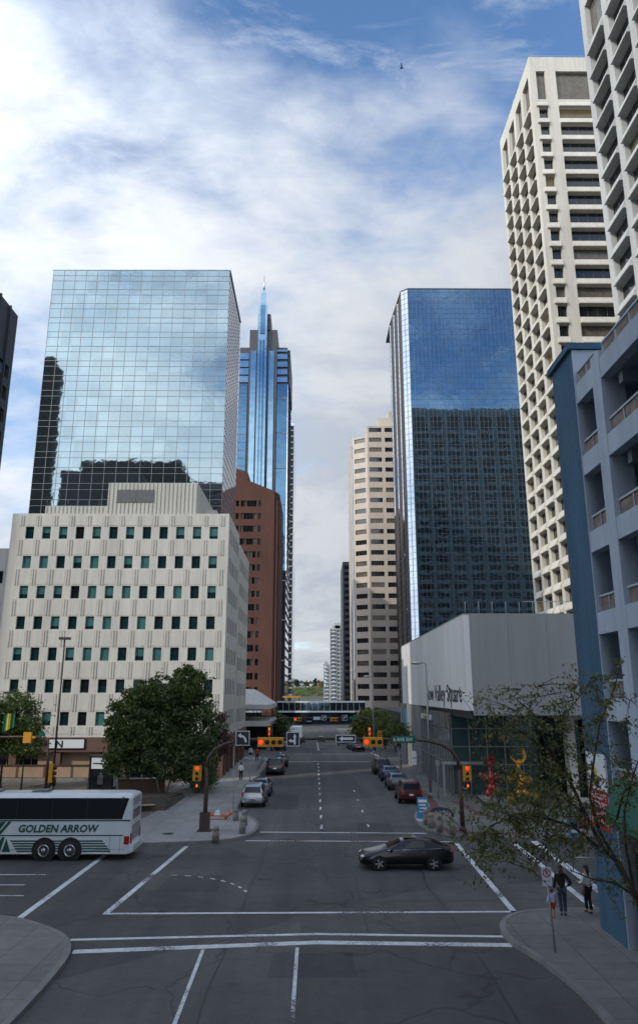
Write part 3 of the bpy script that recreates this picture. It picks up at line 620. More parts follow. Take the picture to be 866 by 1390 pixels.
# pale slab tower beyond
s2=thing('slab_tower','thin dark edged glass tower just right of the spire tower','skyscraper',(-22,450,gz(420)))
b=MB(); b.box(-34,-14.2,420,480,-6,166); b.build('dark_edge',M['gl_dark'],s2)
b=MB(); b.box(-14.2,-12.2,421,478,-6,160); b.build('pale_edge',M['gl_side'],s2)
b=MB()
for z in np.arange(0,158,3.6): b.box(-14.1,-12.0,420.4,421,z,z+.8)
b.build('floor_band',M['greyconc'],s2)
# ------------------------------------------------------------------ brown brick tower
t=thing('brick_tower','red brown brick tower with dark strip windows and sloping roofline','skyscraper',(-24,260,gz(240)))
wall=MB(); pn=Panes(t); BYY=240
fb=frame(-44,BYY,1,0,-6)
nfl=17; cols=[(1.2+k*5.6+o*1.02,1.2+k*5.6+o*1.02+.98) for k in range(5) for o in range(5)]
cols=[(a+2.2,b_+2.2) for a,b_ in cols if b_+2.2<27.2]
gridface(wall,pn,fb,31,0,nfl+1,4.15,1.9,3.9,cols,.3,dk(5,2,0),1)
wall.hexa([(-44,BYY,68.7),(-13,BYY,68.7),(-13,BYY+30,68.7),(-44,BYY+30,68.7),(-44,BYY,84.5),(-13,BYY,71.6),(-13,BYY+30,71.6),(-44,BYY+30,84.5)])
wall.hexa([(-44,BYY+2,72),(-22.0,BYY+2,72),(-22.0,BYY+28,72),(-44,BYY+28,72),(-44,BYY+2,85.5),(-22,BYY+2,78.6),(-22,BYY+28,78.6),(-44,BYY+28,85.5)])
wall.box(-43.5,-11.9,BYY+.5,BYY+30,-6,68.6)
wall.hexa([(-13,BYY,-6),(-11.4,BYY+1.6,-6),(-11.4,BYY+30,-6),(-13,BYY+30,-6),(-13,BYY,71.6),(-11.4,BYY+1.6,70.8),(-11.4,BYY+30,70.8),(-13,BYY+30,71.6)])
wall.build('wall',M['brick'],t); pn.finish()
# ------------------------------------------------------------------ beige tower on the right
t=thing('beige_tower','beige stone tower with strip windows and angled corner, right of the gap in the skyline','skyscraper',(27,310,gz(290)))
wall=MB(); pn=Panes(t); QY=290
ch=frame(15.1,QY+3.6,5.7,-3.6,-8); cwid=math.hypot(5.7,3.6)
gridface(wall,pn,ch,cwid,0,28,4.13,1.5,3.3,[(.9,cwid-1.0)],.35,dk(4,2,0),4)
fs=frame(20.8,QY,1,0,-8)
gridface(wall,pn,fs,24,0,29,4.13,1.5,3.3,[(.7,5.7),(7.0,12),(13.3,18.3)],.35,dk(4,2,0),4)
wall.box(20.8,45,QY+.5,QY+34,-8,111.3); wall.prism([(15.4,QY+4.2),(20.9,QY+.55),(20.9,QY+34),(15.4,QY+34)],-8,107.4)
wall.build('wall',M['beige'],t); pn.finish()
b=MB(); b.prism([(25.5,QY+4),(32.5,QY+2.5),(45,QY+2.5),(45,QY+20),(25.5,QY+20)],111.3,116.5); b.prism([(30,QY+5),(45,QY+5),(45,QY+20),(30,QY+20)],116.4,119.8); b.build('penthouse',M['beige2'],t)
curtain(t,(Vector((14.7,QY+33,0)),Vector((0,-1,0)),Vector((-1,0,0))),29,-8,109,2.4,4.13,M['gl_side'],M['beige2'],t=.5,proud=.15,name='side_glass')
# ------------------------------------------------------------------ right mirror-glass tower
g=thing('glass_tower','deep blue mirror glass tower reflecting a concrete office tower','skyscraper',(52,255,gz(245)))
RY=236; H=142.3
b=MB(); b.box(32.1,72,RY+.2,278,-6,H-.3); b.build('core',M['dark'],g)
curtain(g,frame(31.7,RY,1,0),41,-4,H,1.38,1.96,M['gl_right'],M['mull_b'],t=.07)

curtain(g,frame(29.5,RY+2.0,2.2,-2.0),math.hypot(2.2,2.0),-4,H,1.45,1.96,M['gl_rside'],M['mull_b'],t=.07)
xx=29.5; yy=RY+2.0
for k in range(3):
    ln=7.8
    curtain(g,(Vector((xx,yy+ln,0)),Vector((0,-1,0)),Vector((-1,0,0))),ln,-4,H,1.4,1.96,M['gl_side'],M['mull_b'],t=.16,proud=.16)
    b=MB(); b.box(xx,32.2,yy,yy+ln,-4,H-.1); b.build('core',M['dark'],g)
    yy+=ln
    curtain(g,frame(xx-.5,yy+.5,.5,-.5),math.hypot(.5,.5),-4,H,1.27,1.96,M['gl_rside'],M['mull_b'],t=.07)
    b=MB(); b.prism([(xx-.45,yy+.55),(xx+.02,yy+.05),(32,yy+.05),(32,yy+2)],-4,H-.1); b.build('core',M['dark'],g)
    xx-=.5; yy+=.5
b=MB(); b.prism([(31.6,RY-.12),(72.7,RY-.12),(72.7,278),(xx,278),(xx,yy),(29.4,RY+1.95)],H,H+.4); b.box(52,66,RY+3,RY+14,H+.4,H+2.0); b.build('parapet',M['dark'],g)
# ------------------------------------------------------------------ the two sculpted concrete towers
def sculpted(root,X0,X1,Y0,Y1,H,conc,nW,southcols,fh=3.9,crown=8,faces='WSN',nbN=None,litp=0):
    frm=MB(); pn=Panes(root); nf=int((H-crown)/fh)
    def face(fr,width,piers):
        # piers: list of (u0,u1); bays between
        ztop=nf*fh
        for a,b_ in piers: frm.fbox(fr,a,b_,0,H-.01,-1.2,0)
        for (a,b_),(c,e) in zip(piers,piers[1:]):
            for f in range(nf):
                z=f*fh
                frm.fbox(fr,b_,c,z+fh-1.55,z+fh-1.4,-1.2,-.35); 
                # sloping hood: flush at its top, standing out at its foot
                P=lambda u,zz,n:fr[0]+fr[1]*u+Vector((0,0,zz))+fr[2]*n
                za=z+fh-1.4; zb=z+fh-.02
                frm.hexa([P(b_,za,.42),P(c,za,.42),P(c,za,-1.2),P(b_,za,-1.2),P(b_,za+.22,.42),P(c,za+.22,.42),P(c,za+.22,-1.2),P(b_,za+.22,-1.2)])
                frm.hexa([P(b_+.05,za+.22,.40),P(c-.05,za+.22,.40),P(c,za+.22,-1.2),P(b_,za+.22,-1.2),P(b_,zb,-.1),P(c,zb,-.1),P(c,zb,-1.2),P(b_,zb,-1.2)])
                r=random.random()
                g_=M['litpane'] if r<litp else (M['warmpane'] if r<.3 else M['darkpane'])
                pn.add(fr,b_,c,z,z+fh-1.55,-.75,(g_,M['frame'],M['darkpane']),max(2,int((c-b_)/1.6)),0,None)
            frm.fbox(fr,b_,c,ztop,ztop+.5,-1.2,-.1); frm.fbox(fr,b_,c,H-3.4,H,-1.2,-.06)
            pn.add(fr,b_,c,ztop+.5,H-3.4,-.75,(M['warmpane'],M['frame'],M['darkpane']),max(2,int((c-b_)/1.6)),0,None)
    def eq(w,n,pw): p=(w-pw)/n; return [(i*p,i*p+pw) for i in range(n+1)]
    if 'W' in faces: face((Vector((X0,Y1,0)),Vector((0,-1,0)),Vector((-1,0,0))),Y1-Y0,eq(Y1-Y0,nW,1.5))
    if 'S' in faces: face(frame(X0+.004,Y0-.004,1,0),X1-X0,southcols)
    if 'N' in faces: face((Vector((X1-.004,Y1+.004,0)),Vector((-1,0,0)),Vector((0,1,0))),X1-X0,eq(X1-X0,nbN,1.9))
    frm.box(X0+1.0,X1-1.0,Y0+1.0,Y1-1.0,0,H-.4); frm.build('concrete_frame',conc,root); pn.finish()
    r=MB()
    for x in np.arange(X0+.5,X1,4): r.box(x,x+.06,Y0+.4,Y0+.46,H,H+.7)
    r.box(X0+.4,X1-.4,Y0+.4,Y0+.46,H+.66,H+.72); r.build('roof_railing',M['railing'],root)
t=thing('concrete_tower','cream concrete office tower with sloping sills, standing behind the nearest tower','skyscraper',(72,136,0))
sculpted(t,42.6,103,125,149.5,131.5,M['towerconc'],4,[(0,.7),(3.0,5.1),(12.2,13.9),(21,22.7),(29.2,30.9),(59.2,60.4)],nbN=8,litp=.04)
t=thing('concrete_tower','nearest grey white concrete office tower, cut off by the top right corner','skyscraper',(56,70,0))
sculpted(t,37.3,75.5,52,86.3,104,M['towerconc2'],5,[(0,1.2),(36.9,38.2)],nbN=5,faces='WN')
# ------------------------------------------------------------------ podium building with lettering
p=thing('podium_building','blank grey panelled podium building with raised letters over its glass ground floor','building',(25,85,0))
LX=11.9; LY=62.4; LYE=107.7; ZT=14.75; ZB=7.35
b=MB()
seg=[(62.4,69.5),(69.5,76.5),(76.5,84.0),(84.0,94.0),(94.0,107.7)]
for i,(a,c) in enumerate(seg): b.box(LX,LX+.5,a+.012,c-.012,ZB,ZT)
b.box(LX+.02,LX+.5,LY+.1,LYE,ZB+.01,ZT-.01)
b.build('west_wall',M['paleconc'],p)  # brighter light on the street side is put into this paler panel colour
b=MB()
for i in range(6):
    b.box(LX+.5+i*3.1,LX+.5+(i+1)*3.1-.015,LY-.005,LY+.5,ZB-.35,ZT)
b.box(LX+.52,30,LY+.1,LYE-.1,ZB-.3,ZT-.25)
b.build('south_wall',M['greyconc'],p)  # shade on the south side is put into this darker panel colour
b=MB(); b.box(LX+.3,LX+.6,LY+.3,84,6.75,ZB-.003); b.build('soffit_shade_band',M['dark'],p)  # dark strip standing in for the shade under the overhanging wall
b=MB(); b.box(LX+.003,29,LY+.01,107,ZT,ZT+.12); b.build('coping',M['greyconc'],p)
text('Bow Valley Square',2.15,M['dark'],p,(Vector((LX,84.5,0)),Vector((0,-1,0)),Vector((-1,0,0))),0,7.95,.03,.012,.0,sx=1.25)
# ground floor glass, columns and doors
b=MB(); b.box(LX+.05,LX+.15,71.2,90,.15,7.0); b.box(LX+.15,30,71.2,71.3,.15,7.0); gp=b.build('glass_wall',M['gl_green'],p)
b=MB()
for y in np.arange(71.2,90.1,1.55): b.box(LX-.03,LX+.1,y,y+.09,.15,7.0)
for x in np.arange(LX+.1,30,1.55): b.box(x,x+.09,71.08,71.25,.15,7.0)
for z in (.15,2.6,4.1,5.6): b.box(LX-.02,LX+.1,71.2,90,z,z+.08); b.box(LX+.1,30,71.1,71.25,z,z+.08)
b.build('mullion_grid',M['mull'],p)
b=MB(); b.box(LX+1,30,72.5,107,0,ZB-.4); b.build('interior_core',M['darkpane'],p)
b=MB(); b.box(LX-.9,14.5,70.2,71.1,2.75,2.95); b.box(LX-.85,LX-.7,70.3,70.45,.14,2.75); b.build('entrance_canopy',M['steel'],p)
for y in (90.2,94.5,99,103.5,106.5):
    b=MB(); b.box(LX-.35,LX+.6,y,y+1.3,.1,ZB); b.build('pillar',M['greyconc'],p)
b=MB(); b.box(LX+.5,LX+.7,90,108,.1,ZB); b.build('rear_wall',M['greyconc'],p)
b=MB()
for i in range(13):   # shop lettering too far off to read
    y=88.6-i*.62
    b.box(LX-.12,LX-.04,y,y+.14,6.0,6.55); b.box(LX-.12,LX-.04,y+.14,y+.4,6.0+.42*(i%2),6.12+.42*(i%2)); b.box(LX-.12,LX-.04,y+.28,y+.4,6.0+.1*(i%3),6.5)
sm=b.build('shop_lettering',[M['signwhite']],p)
b=MB(); b.box(LX-.16,LX-.13,84.2,86.2,6.1,6.4); b.build('shop_lettering_accent',M['yelpaint'],p)
b=MB(); b.box(LX-.5,LX-.42,100.2,102.0,4.5,6.8); b.build('hanging_banner',M['signblue'],p)
b=MB()
for k in range(16): b.tube([(LX+.3+k*1.1,LY+.3,ZT+.1),(LX+.3+k*1.1,LY+.3,ZT+1.1)],.025,5)
b.tube([(LX+5,LY+.3,ZT+1.1),(LX+17,LY+.3,ZT+1.1)],.03,5); b.build('roof_railing',M['railing'],p)
# low pale building with tall slots beside it
p=thing('pillared_building','low pale building with tall narrow openings between the podium building and the blue garage','building',(27,68,0))
b=MB(); b.box(20.7,40,66.3,80,9.0,9.5); b.box(20.7,40,66,80,6.6,9.0)
for x in (20.7,22.3,23.9,25.5,27.1,28.7): b.box(x,x+.62,66,67.2,0,6.6)
b.box(20.7,40,66.2,80,0,.5); b.build('wall',M['precast'],p)
b=MB(); b.box(21,40,67.0,79,.5,6.6); b.build('window_wall',M['gl_dark'],p)
# ------------------------------------------------------------------ blue parking garage
p=thing('parking_garage','blue multi storey parking garage with open decks and rusty railings at the right edge','parking garage',(18,10,0))
GX=10.85
b=MB(); b.box(GX,GX+13,29.85,32.5,0,22.75); o=b.build('stair_tower',M['blue'],p)
b=MB(); b.box(GX+.01,GX+12.9,29.78,29.86,0,22.7); b.build('stair_tower_face',M['bluegrey'],p)
b=MB(); b.box(GX-.16,GX+13.2,29.66,32.7,22.72,23.0); b.build('coping',M['blue'],p)
lev=[20.25,17.15,14.0,10.85,7.7,4.6]
ccol=[27.0-7.4*k for k in range(9)]
for i,zl in enumerate(lev):
    b=MB(); b.box(GX+.02,GX+.42,-34,29.75,zl,zl+.82)
    b.build('parapet',M['bluegrey'],p)
    b=MB(); b.box(GX+.42,GX+16,-34,29.75,zl,zl+.28)
    for y in np.arange(-33,29,3.7): b.box(GX+.5,GX+16,y,y+.35,zl-.45,zl)
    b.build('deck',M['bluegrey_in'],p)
    edges=[29.75]+[c for y in ccol for c in (y+.85,y)]
    spans=[(edges[k+1],edges[k]) for k in range(0,len(edges)-1,2)]
    for (a,c) in spans[:5]:
        r=MB(); n=max(1,int(round((c-a)/1.45)))
        if c-a<2.9: n=2
        for k in range(n): 
            s0=a+.06+(c-a-.12)*k/n; s1=a+.06+(c-a-.12)*(k+1)/n-.06; r.box(GX+.2,GX+.23,s0,s1,zl+.86,zl+1.36,1)
        for k in range(n+1):
            y=a+.03+(c-a-.09)*k/n; r.box(GX+.17,GX+.26,y,y+.055,zl+.82,zl+1.42)
        r.box(GX+.15,GX+.28,a,c,zl+1.40,zl+1.48); r.build('railing',[M['railing'],M['rust']],p)
for y in ccol:
    b=MB(); b.box(GX+.002,GX+.9,y,y+.85,0,21.4); b.build('column',M['bluegrey'],p)
b=MB(); b.box(GX+8,GX+8.3,-34,29.7,0,20.2); b.box(GX+16,GX+16.3,-34,29.7,0,21.5); b.box(GX+4.5,GX+16,22.5,22.9,0,20.2)
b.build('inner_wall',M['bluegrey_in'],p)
b=MB(); b.box(GX+.5,GX+8,-34,29.7,.14,3.2); b.build('shopfront',M['darkpane'],p)
b=MB()
for k in range(5):
    y0=29.6-k*.0
b.hexa([(GX-.5,18,4.45),(GX+.1,18,4.45),(GX+.1,29.4,4.45),(GX-.5,29.4,4.45),(GX-.05,18,5.75),(GX+.1,18,5.75),(GX+.1,29.4,5.75),(GX-.05,29.4,5.75)])
b.box(GX-.5,GX-.46,18,29.4,4.2,4.46); b.build('awning',M['awning'],p)
# poster on the stair tower
po=MB(); po.box(GX-.07,GX,30.25,32.25,3.75,6.45)
pr=po.build('poster',M['signwhite'],p)
fr_=(Vector((GX-.07,32.25,0)),Vector((0,-1,0)),Vector((-1,0,0)))
b=MB(); b.fbox(fr_,0,2.0,3.75,5.15,0,.006); b.build('red_field',M['signred'],pr)
b=MB()
for k in range(14):
    a=k*2*math.pi/14; c_=Vector((math.cos(a),math.sin(a)))
    O=fr_[0]+fr_[1]*.75+Vector((0,0,5.65)); r1=.42; wd=.075
    P_=lambda u,v:O+fr_[1]*u+Vector((0,0,v))+fr_[2]*.008
    pts=[P_(c_.x*.1,c_.y*.1),P_(c_.x*.28-c_.y*wd,c_.y*.28+c_.x*wd),P_(c_.x*r1,c_.y*r1),P_(c_.x*.28+c_.y*wd,c_.y*.28-c_.x*wd)]
    b.face(pts)
b.build('flower',M['flagyellow'],pr)
b=MB(); O=fr_[0]+fr_[1]*.75+Vector((0,0,5.65))+fr_[2]*.012
b.face([O+fr_[1]*(.13*math.cos(k*.5236))+Vector((0,0,.13*math.sin(k*.5236))) for k in range(12)]); b.build('flower_centre',M['timber'],pr)
random.seed(3)
for r,z in enumerate((4.83,4.52,4.21,3.90)):
    u=.15; b=MB()
    while u<1.8:
        wq=random.uniform(.07,.13); b.fbox(fr_,u,u+.035,z,z+.2,.006,.012); 
        if random.random()<.7: b.fbox(fr_,u+.035,u+wq,z+random.choice([0,.09,.165]),z+random.choice([.035,.125,.2]) if False else z+.2,.006,.0115) if random.random()<.15 else b.fbox(fr_,u+.035,u+wq,z+.165,z+.2,.006,.0115)
        if random.random()<.5: b.fbox(fr_,u+.035,u+wq,z,z+.035,.006,.0115)
        u+=wq+.05
    b.build('poster_lettering',M['signwhite'],pr)
# ------------------------------------------------------------------ dark tower at the left edge
t=thing('dark_tower','dark grey office tower with blue strip windows cut off by the left edge','skyscraper',(-65,88,0))
wall=MB(); pn=Panes(t)
fe=(Vector((-52,72,0)),Vector((0,1,0)),Vector((1,0,0)))
gridface(wall,pn,fe,50,0,16,3.9,1.3,3.6,even(50,12,4.0,.6,1.2),.35,lambda f:(random.choice([M['gl_spire'],M['gl_dark'],M['darkpane']]),M['frame'],M['darkpane']),3)
wall.fbox(fe,0,50,16*3.9,72.3,-.6,0); wall.box(-75,-52.6,72,122,0,72)
for k in range(12): wall.fbox(fe,.2+k*4.17,.5+k*4.17,0,72.3,0,.35)
wall.build('wall',M['dark'],t); pn.finish()
# ------------------------------------------------------------------ towers behind the photographer, seen in the mirror glass
def back(label,x0,x1,y0,y1,h,mat,top=None):
    t=thing('office_tower',label,'skyscraper',((x0+x1)/2,(y0+y1)/2,0)); wall=MB(); m=MB(); fr=(Vector((x1,y1,0)),Vector((-1,0,0)),Vector((0,1,0)))
    wall.box(x0,x1,y0,y1,0,h)
    z=3
    while z<h-3: m.fbox(fr,1,x1-x0-1,z,z+2.0,0,.05); m.box(x1,x1+.05,y0+1,y1-1,z,z+2.0); z+=3.9
    for k in np.arange(0,x1-x0+.1,3.2): wall.fbox(fr,k-.25,k+.25,0,h,0,.3)
    if top: top(wall)
    wall.build('wall',mat,t); m.build('window_band',M['backblack'],t)
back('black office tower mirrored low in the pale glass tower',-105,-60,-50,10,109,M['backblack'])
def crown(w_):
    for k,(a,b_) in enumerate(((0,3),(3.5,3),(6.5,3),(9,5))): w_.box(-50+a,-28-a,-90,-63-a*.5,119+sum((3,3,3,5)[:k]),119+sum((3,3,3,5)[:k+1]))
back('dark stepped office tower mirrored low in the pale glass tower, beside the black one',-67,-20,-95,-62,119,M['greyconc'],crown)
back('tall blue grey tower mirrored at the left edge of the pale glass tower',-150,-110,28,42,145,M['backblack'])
# ------------------------------------------------------------------ far street: canopy building, bridge, slab, residential towers, hill
t=thing('canopy_building','low dark building with sloping cream canopies on the left past the white office block','building',(-20,140,0))
b=MB(); b.box(-50,-11.2,128,170,-4,7.6); b.box(-50,-7.6,127.5,150,-4,3.6); b.build('wall',M['gl_dark'],t)
for (z0,z1,slope) in ((6.2,6.9,1),(3.6,4.35,0)):
    b=MB(); b.box(-50,-7.1,127,150,z0,z1)
    if slope: b.hexa([(-50,127,z1),(-7.1,127,z1),(-7.1,150,z1),(-50,150,z1),(-50,129,9.3),(-11,131,9.3),(-11,148,9.3),(-50,150,9.3)])
    b.build('canopy',M['beige' if 0 else 'precast'],t)
t=thing('footbridge','enclosed glass footbridge crossing the street between the brick and beige towers','footbridge',(1,245,gz(245)))
b=MB(); b.box(-11.5,15.5,245,249,2.9,3.4); b.box(-11.5,15.5,245,249,5.8,6.2); b.build('deck',M['white'],t)
b=MB(); b.box(-11.5,15.5,245.1,248.9,3.4,5.8); b.build('glass',M['gl_spirel'],t)
b=MB()
for x in np.arange(-11.5,15.6,1.8): b.box(x,x+.12,244.92,245.05,3.4,5.8)
b.build('mullion',M['steel'],t)
b=MB(); b.box(-12,16,244.6,249.3,1.2,2.9); b.box(-12,16,244.6,249.3,-.6,.0); b.box(-12,16,244.7,249.2,0,1.2); b.box(-12.2,-11,244.5,249.4,gz(245),1.2); b.box(14.6,16,244.5,249.4,gz(245),1.2); b.build('girder',M['gl_dark'],t)
t=thing('dark_slab_tower','narrow black tower standing behind the beige tower at its left edge','skyscraper',(26,470,gz(450)))
b=MB(); b.box(16.5,40,450,490,-6,83.4); b.build('wall',M['dark'],t)
b=MB()
for z in np.arange(0,80,3.6): b.box(17.4,38,449.85,449.95,z,z+1.8)
b.build('window_band',M['gl_dark'],t)
def resid(label,x0,x1,y,h,steps,dx):
    t=thing('apartment_tower',label,'apartment tower',((x0+x1)/2,y+8,gz(y))); wall=MB(); win=MB(); gl=MB()
    wall.box(x0,x1,y,y+16,-6,h)
    for s_ in steps: wall.box(x0+s_[0],x0+s_[1],y+2,y+14,h,h+s_[2])
    z=-2
    while z<h-3:
        for u in np.arange(.6,x1-x0-1.4,2.6): win.box(x0+u,x0+u+1.7,y-.06,y-.01,z+.7,z+2.5)
        gl=MB(); gl.box(x0+dx,x0+dx+3.4,y-1.3,y,z+.15,z+.3); gl.box(x0+dx,x0+dx+3.4,y-1.35,y-1.28,z+.3,z+1.3); gl.build('balcony',M['railing'],t)
        z+=3.1
    for u in np.arange(.2,x1-x0,2.6): wall.box(x0+u-.12,x0+u+.12,y-.35,y,-6,h)
    wall.build('wall',M['greyconc'],t); win.build('window_band',M['gl_side'],t)
resid('pale balconied apartment tower beside the narrow black tower, the taller of two',12.9,24,650,60.5,[(2,10,2.5),(4,8.5,4.6)],.8)
resid('lower greenish apartment tower peeking out left of the taller apartment tower',8.0,13.6,690,33,[(1,4,2)],.5)
m=MB()
hx=np.arange(-260,261,20)
for i,a in enumerate(hx[:-1]):
    za=4*math.sin(a*.021)+1.5*math.sin(a*.07); zb=4*math.sin((a+20)*.021)+1.5*math.sin((a+20)*.07)
    for (y0,z0,y1,z1) in ((780,-5.5,830,2),(830,2,880,11),(880,11,930,14.5),(930,14.5,1100,15)):
        k0=0 if z0<0 else .4; k1=.4
        m.face([(a,y0,z0+za*k0),(a+20,y0,z0+zb*k0),(a+20,y1,z1+zb*k1),(a,y1,z1+za*k1)],0,True)
struct(m.build('hill',M['hillg']))
hl=['white gabled house on the far hill, leftmost of the three','brown roofed house on the far hill, middle of the three','red roofed house on the far hill, beside the apartment towers']
for i,(x,wd,ht,rm,wm) in enumerate(((-15,9,5.5,'houseroof','white'),(-4.5,8,5,'houseroof','paleconc'),(4.5,9,6,'houseroof2','tanwall'))):
    t=thing('house',hl[i],'house',(x,908,14)); b=MB(); b.box(x-wd/2,x+wd/2,904,914,13,14+ht); 
    b.build('wall',M[wm],t); b=MB(); h0=14+ht
    b.hexa([(x-wd/2-.5,903,h0),(x+wd/2+.5,903,h0),(x+wd/2+.5,915,h0),(x-wd/2-.5,915,h0),(x-.1,903,h0+3),(x+.1,903,h0+3),(x+.1,915,h0+3),(x-.1,915,h0+3)]); b.build('roof',M[rm],t)
    for u in(-2.6,1.2):
        b=MB(); b.box(x+u,x+u+1.5,903.9,904,15.5,17.3); b.build('window',M['darkpane'],t)
t=thing('yellow_canopy','flat yellow canopy roof beyond the footbridge','canopy',(-8,300,gz(300)))
b=MB(); b.box(-12,-5.5,300,304,6.9,7.5); b.build('roof',M['sigyel'],t); b=MB()
for x in(-11.5,-6): b.box(x,x+.3,300.2,300.5,gz(300),6.9)
b.build('post',M['poledark'],t)
# low dark blocks closing the street sides beyond the second junction
t=thing('street_block','dark low building with glass front at the foot of the beige tower','building',(25,160,0))
b=MB(); b.box(14,45,132,175,-4,5.6); b.build('wall',M['dark'],t); b=MB(); b.box(13.9,14,132,175,-2,4.4); b.box(14,45,131.9,132,.5,4.4); b.build('glass',M['gl_green'],t)
# ------------------------------------------------------------------ trees
def foliage(name,mat,parent,blobs,n,size,seed,flat=.5,clump=.33):
    rng=np.random.default_rng(seed); V=[];w_=np.array([b[3]*b[4]*b[5] for b in blobs]); w_=w_/w_.sum()
    ncl=max(20,n//45)
    bi=rng.choice(len(blobs),ncl,p=w_); cen=[]
    for i in bi:
        b=blobs[i]; d=rng.normal(size=3); d/=np.linalg.norm(d); r=rng.uniform(.35,1.0)**.55*(1+rng.normal()*.06); cen.append((b[0]+d[0]*r*b[3],b[1]+d[1]*r*b[4],b[2]+d[2]*r*b[5]))
    cen=np.array(cen); rad=np.mean([b[3] for b in blobs])*clump*rng.uniform(.5,1.3,ncl)
    ci=rng.integers(0,ncl,n); q=cen[ci]+rng.normal(size=(n,3))*rad[ci][:,None]*.55*np.array([1,1,.75])
    a=rng.normal(size=(n,3)); a/=np.linalg.norm(a,axis=1)[:,None]; t=rng.normal(size=(n,3)); b_=np.cross(a,t); b_/=np.linalg.norm(b_,axis=1)[:,None]
    s=size*rng.uniform(.6,1.35,n)[:,None]; a=a*s; b_=b_*s*flat
    v=np.stack([q-a,q+b_,q+a,q-b_],1).reshape(-1,3)
    r=parent
    while r.parent: r=r.parent
    v-=np.array(r.location)
    me=bpy.data.meshes.new(name); me.vertices.add(4*n); me.vertices.foreach_set('co',v.ravel()); me.loops.add(4*n); me.loops.foreach_set('vertex_index',np.arange(4*n)); me.polygons.add(n); me.polygons.foreach_set('loop_start',np.arange(n)*4); me.polygons.foreach_set('loop_total',np.full(n,4)); me.update(); me.validate()
    me.materials.append(mat); o=bpy.data.objects.new(name,me); COL.objects.link(o); o.parent=parent; return o,cen
def limbs(parent,base,cen,k,r0,mat,seed,stems=1,lean=.25,trunkh=1.6):
    rnd=random.Random(seed); m=MB(); base=Vector(base)
    tops=[]
    for s_ in range(stems):
        a=rnd.uniform(0,6.28); off=Vector((math.cos(a),math.sin(a),0))*(.25 if stems>1 else 0); top=base+off*3*lean*4*(stems>1)+Vector((0,0,trunkh))
        m.tube([base+off,base+off+(top-base)*.5,top],[r0,r0*.8,r0*.62],8); tops.append(top)
    for i in range(k):
        c=Vector(cen[rnd.randrange(len(cen))]); t=rnd.choice(tops); mid=t.lerp(c,.45)+Vector((rnd.uniform(-.3,.3),rnd.uniform(-.3,.3),.35)); m.tube([t-Vector((0,0,.15)),t.lerp(mid,.5)+Vector((rnd.uniform(-.1,.1),0,.1)),mid,c],[r0*.45,r0*.33,r0*.22,.012],6)
    return m.build('trunk',mat,parent)
def tree(label,base,blobs,n,size,mat,seed,bark='trunk',stems=1,r0=.14,k=16,group=None,name='tree',trunkh=1.6,extra=None,clump=.33):
    t=thing(name,label,'tree',base,group); cr,cen=foliage('crown',M[mat],t,blobs,n,size,seed,clump=clump)
    if extra: 
        for (mt,bl,nn) in extra: foliage('crown',M[mt],t,bl,nn,size,seed+9,clump=clump)
    limbs(t,base,cen,k,r0,M[bark],seed,stems,trunkh=trunkh); return t
tree('big bushy green tree beside the pavement, in front of the white office block',(-12.9,70.5,.14),[(-13.6,71.5,5.5,3.2,3,3.2),(-15.6,71.5,4.6,2.3,2.4,2.7),(-11.0,71,5.8,2.6,2.4,3.6),(-11.4,71.5,9.0,1.7,1.6,2.0),(-13.8,71,8.2,1.9,1.8,1.9),(-15.4,71,7.7,1.3,1.4,1.7),(-12.6,70.5,3.6,3.6,2.6,2.3)],31000,.155,'leafd',11,'trunkpale',4,.09,40,trunkh=2.6,clump=.22,extra=[('leaf',[(-15.9,70.2,6.2,2.2,1.6,2.6),(-11.2,70.4,9.3,1.6,1.2,1.8),(-16.6,70,3.2,1.5,1.4,1.4),(-15.2,70,8.2,1.2,1,1.4),(-13,69.5,8.8,2.2,1,1.2)],15000)])
tree('purple leaved small tree at the right foot of the big bushy tree',(-9.5,79,.14),[(-9.6,79,4.0,1.3,1.3,1.9),(-9.4,79,5.6,.9,.9,1.3)],5000,.10,'leafred',12,r0=.07,k=9)
tree('low dark shrubs under the big bushy tree',(-10.3,73.5,.14),[(-10.2,74,1.5,1.4,2.6,1.1),(-10.9,76,1.6,1.6,2,1.2)],8000,.10,'leafd',13,r0=.05,k=6,name='shrub',trunkh=.4)
tree('slender green street tree at the left edge, left of the tall lamp post',(-26.7,75,.14),[(-27.8,75,6.4,2.3,2,2.0),(-26.8,75,4.6,2.0,1.8,1.6),(-29.2,75,5.4,2.0,1.6,2.2),(-27.4,75,8.0,1.3,1.3,1.0)],17000,.12,'leaf',14,r0=.10,k=16,trunkh=2.6)
tree('second slender street tree cut off by the left edge',(-30.2,74,.14),[(-30.6,74,5.2,1.8,1.8,2.4),(-30.0,74,7.4,1.3,1.3,1.5)],9000,.12,'leaf',15,r0=.10,k=12,trunkh=2.4)
tree('yellow green street tree past the podium building on the right side',(8.9,133,0),[(9.2,133,3.6,3.0,2.6,2.5),(7.6,133,3.0,1.6,1.6,1.7),(10.6,133,4.2,1.9,1.9,2.0)],9000,.22,'leafy',16,r0=.16,k=14)
tree('green street tree behind the yellow green one',(12.5,150,-1),[(12.5,150,2.5,3,2.6,3)],4000,.25,'leaf',17,r0=.14,k=10)
tree('small street tree on the right corner of the second junction',(11.2,128,0),[(11.2,128,2.8,1.6,1.6,1.8)],3500,.16,'leaf',18,r0=.08,k=8)
tree('dark green street tree on the left past the cream canopies',(-7.3,152,-1),[(-7.5,152,2.6,3.2,2.6,2.4),(-9.5,153,2.2,2.4,2,2.2)],6000,.24,'leafd',19,r0=.15,k=12)
tree('young street tree by the parked cars on the right',(10.1,95,.14),[(10.1,95,4.3,1.3,1.3,1.2)],1500,.11,'leaf',20,r0=.05,k=8,trunkh=2.4)
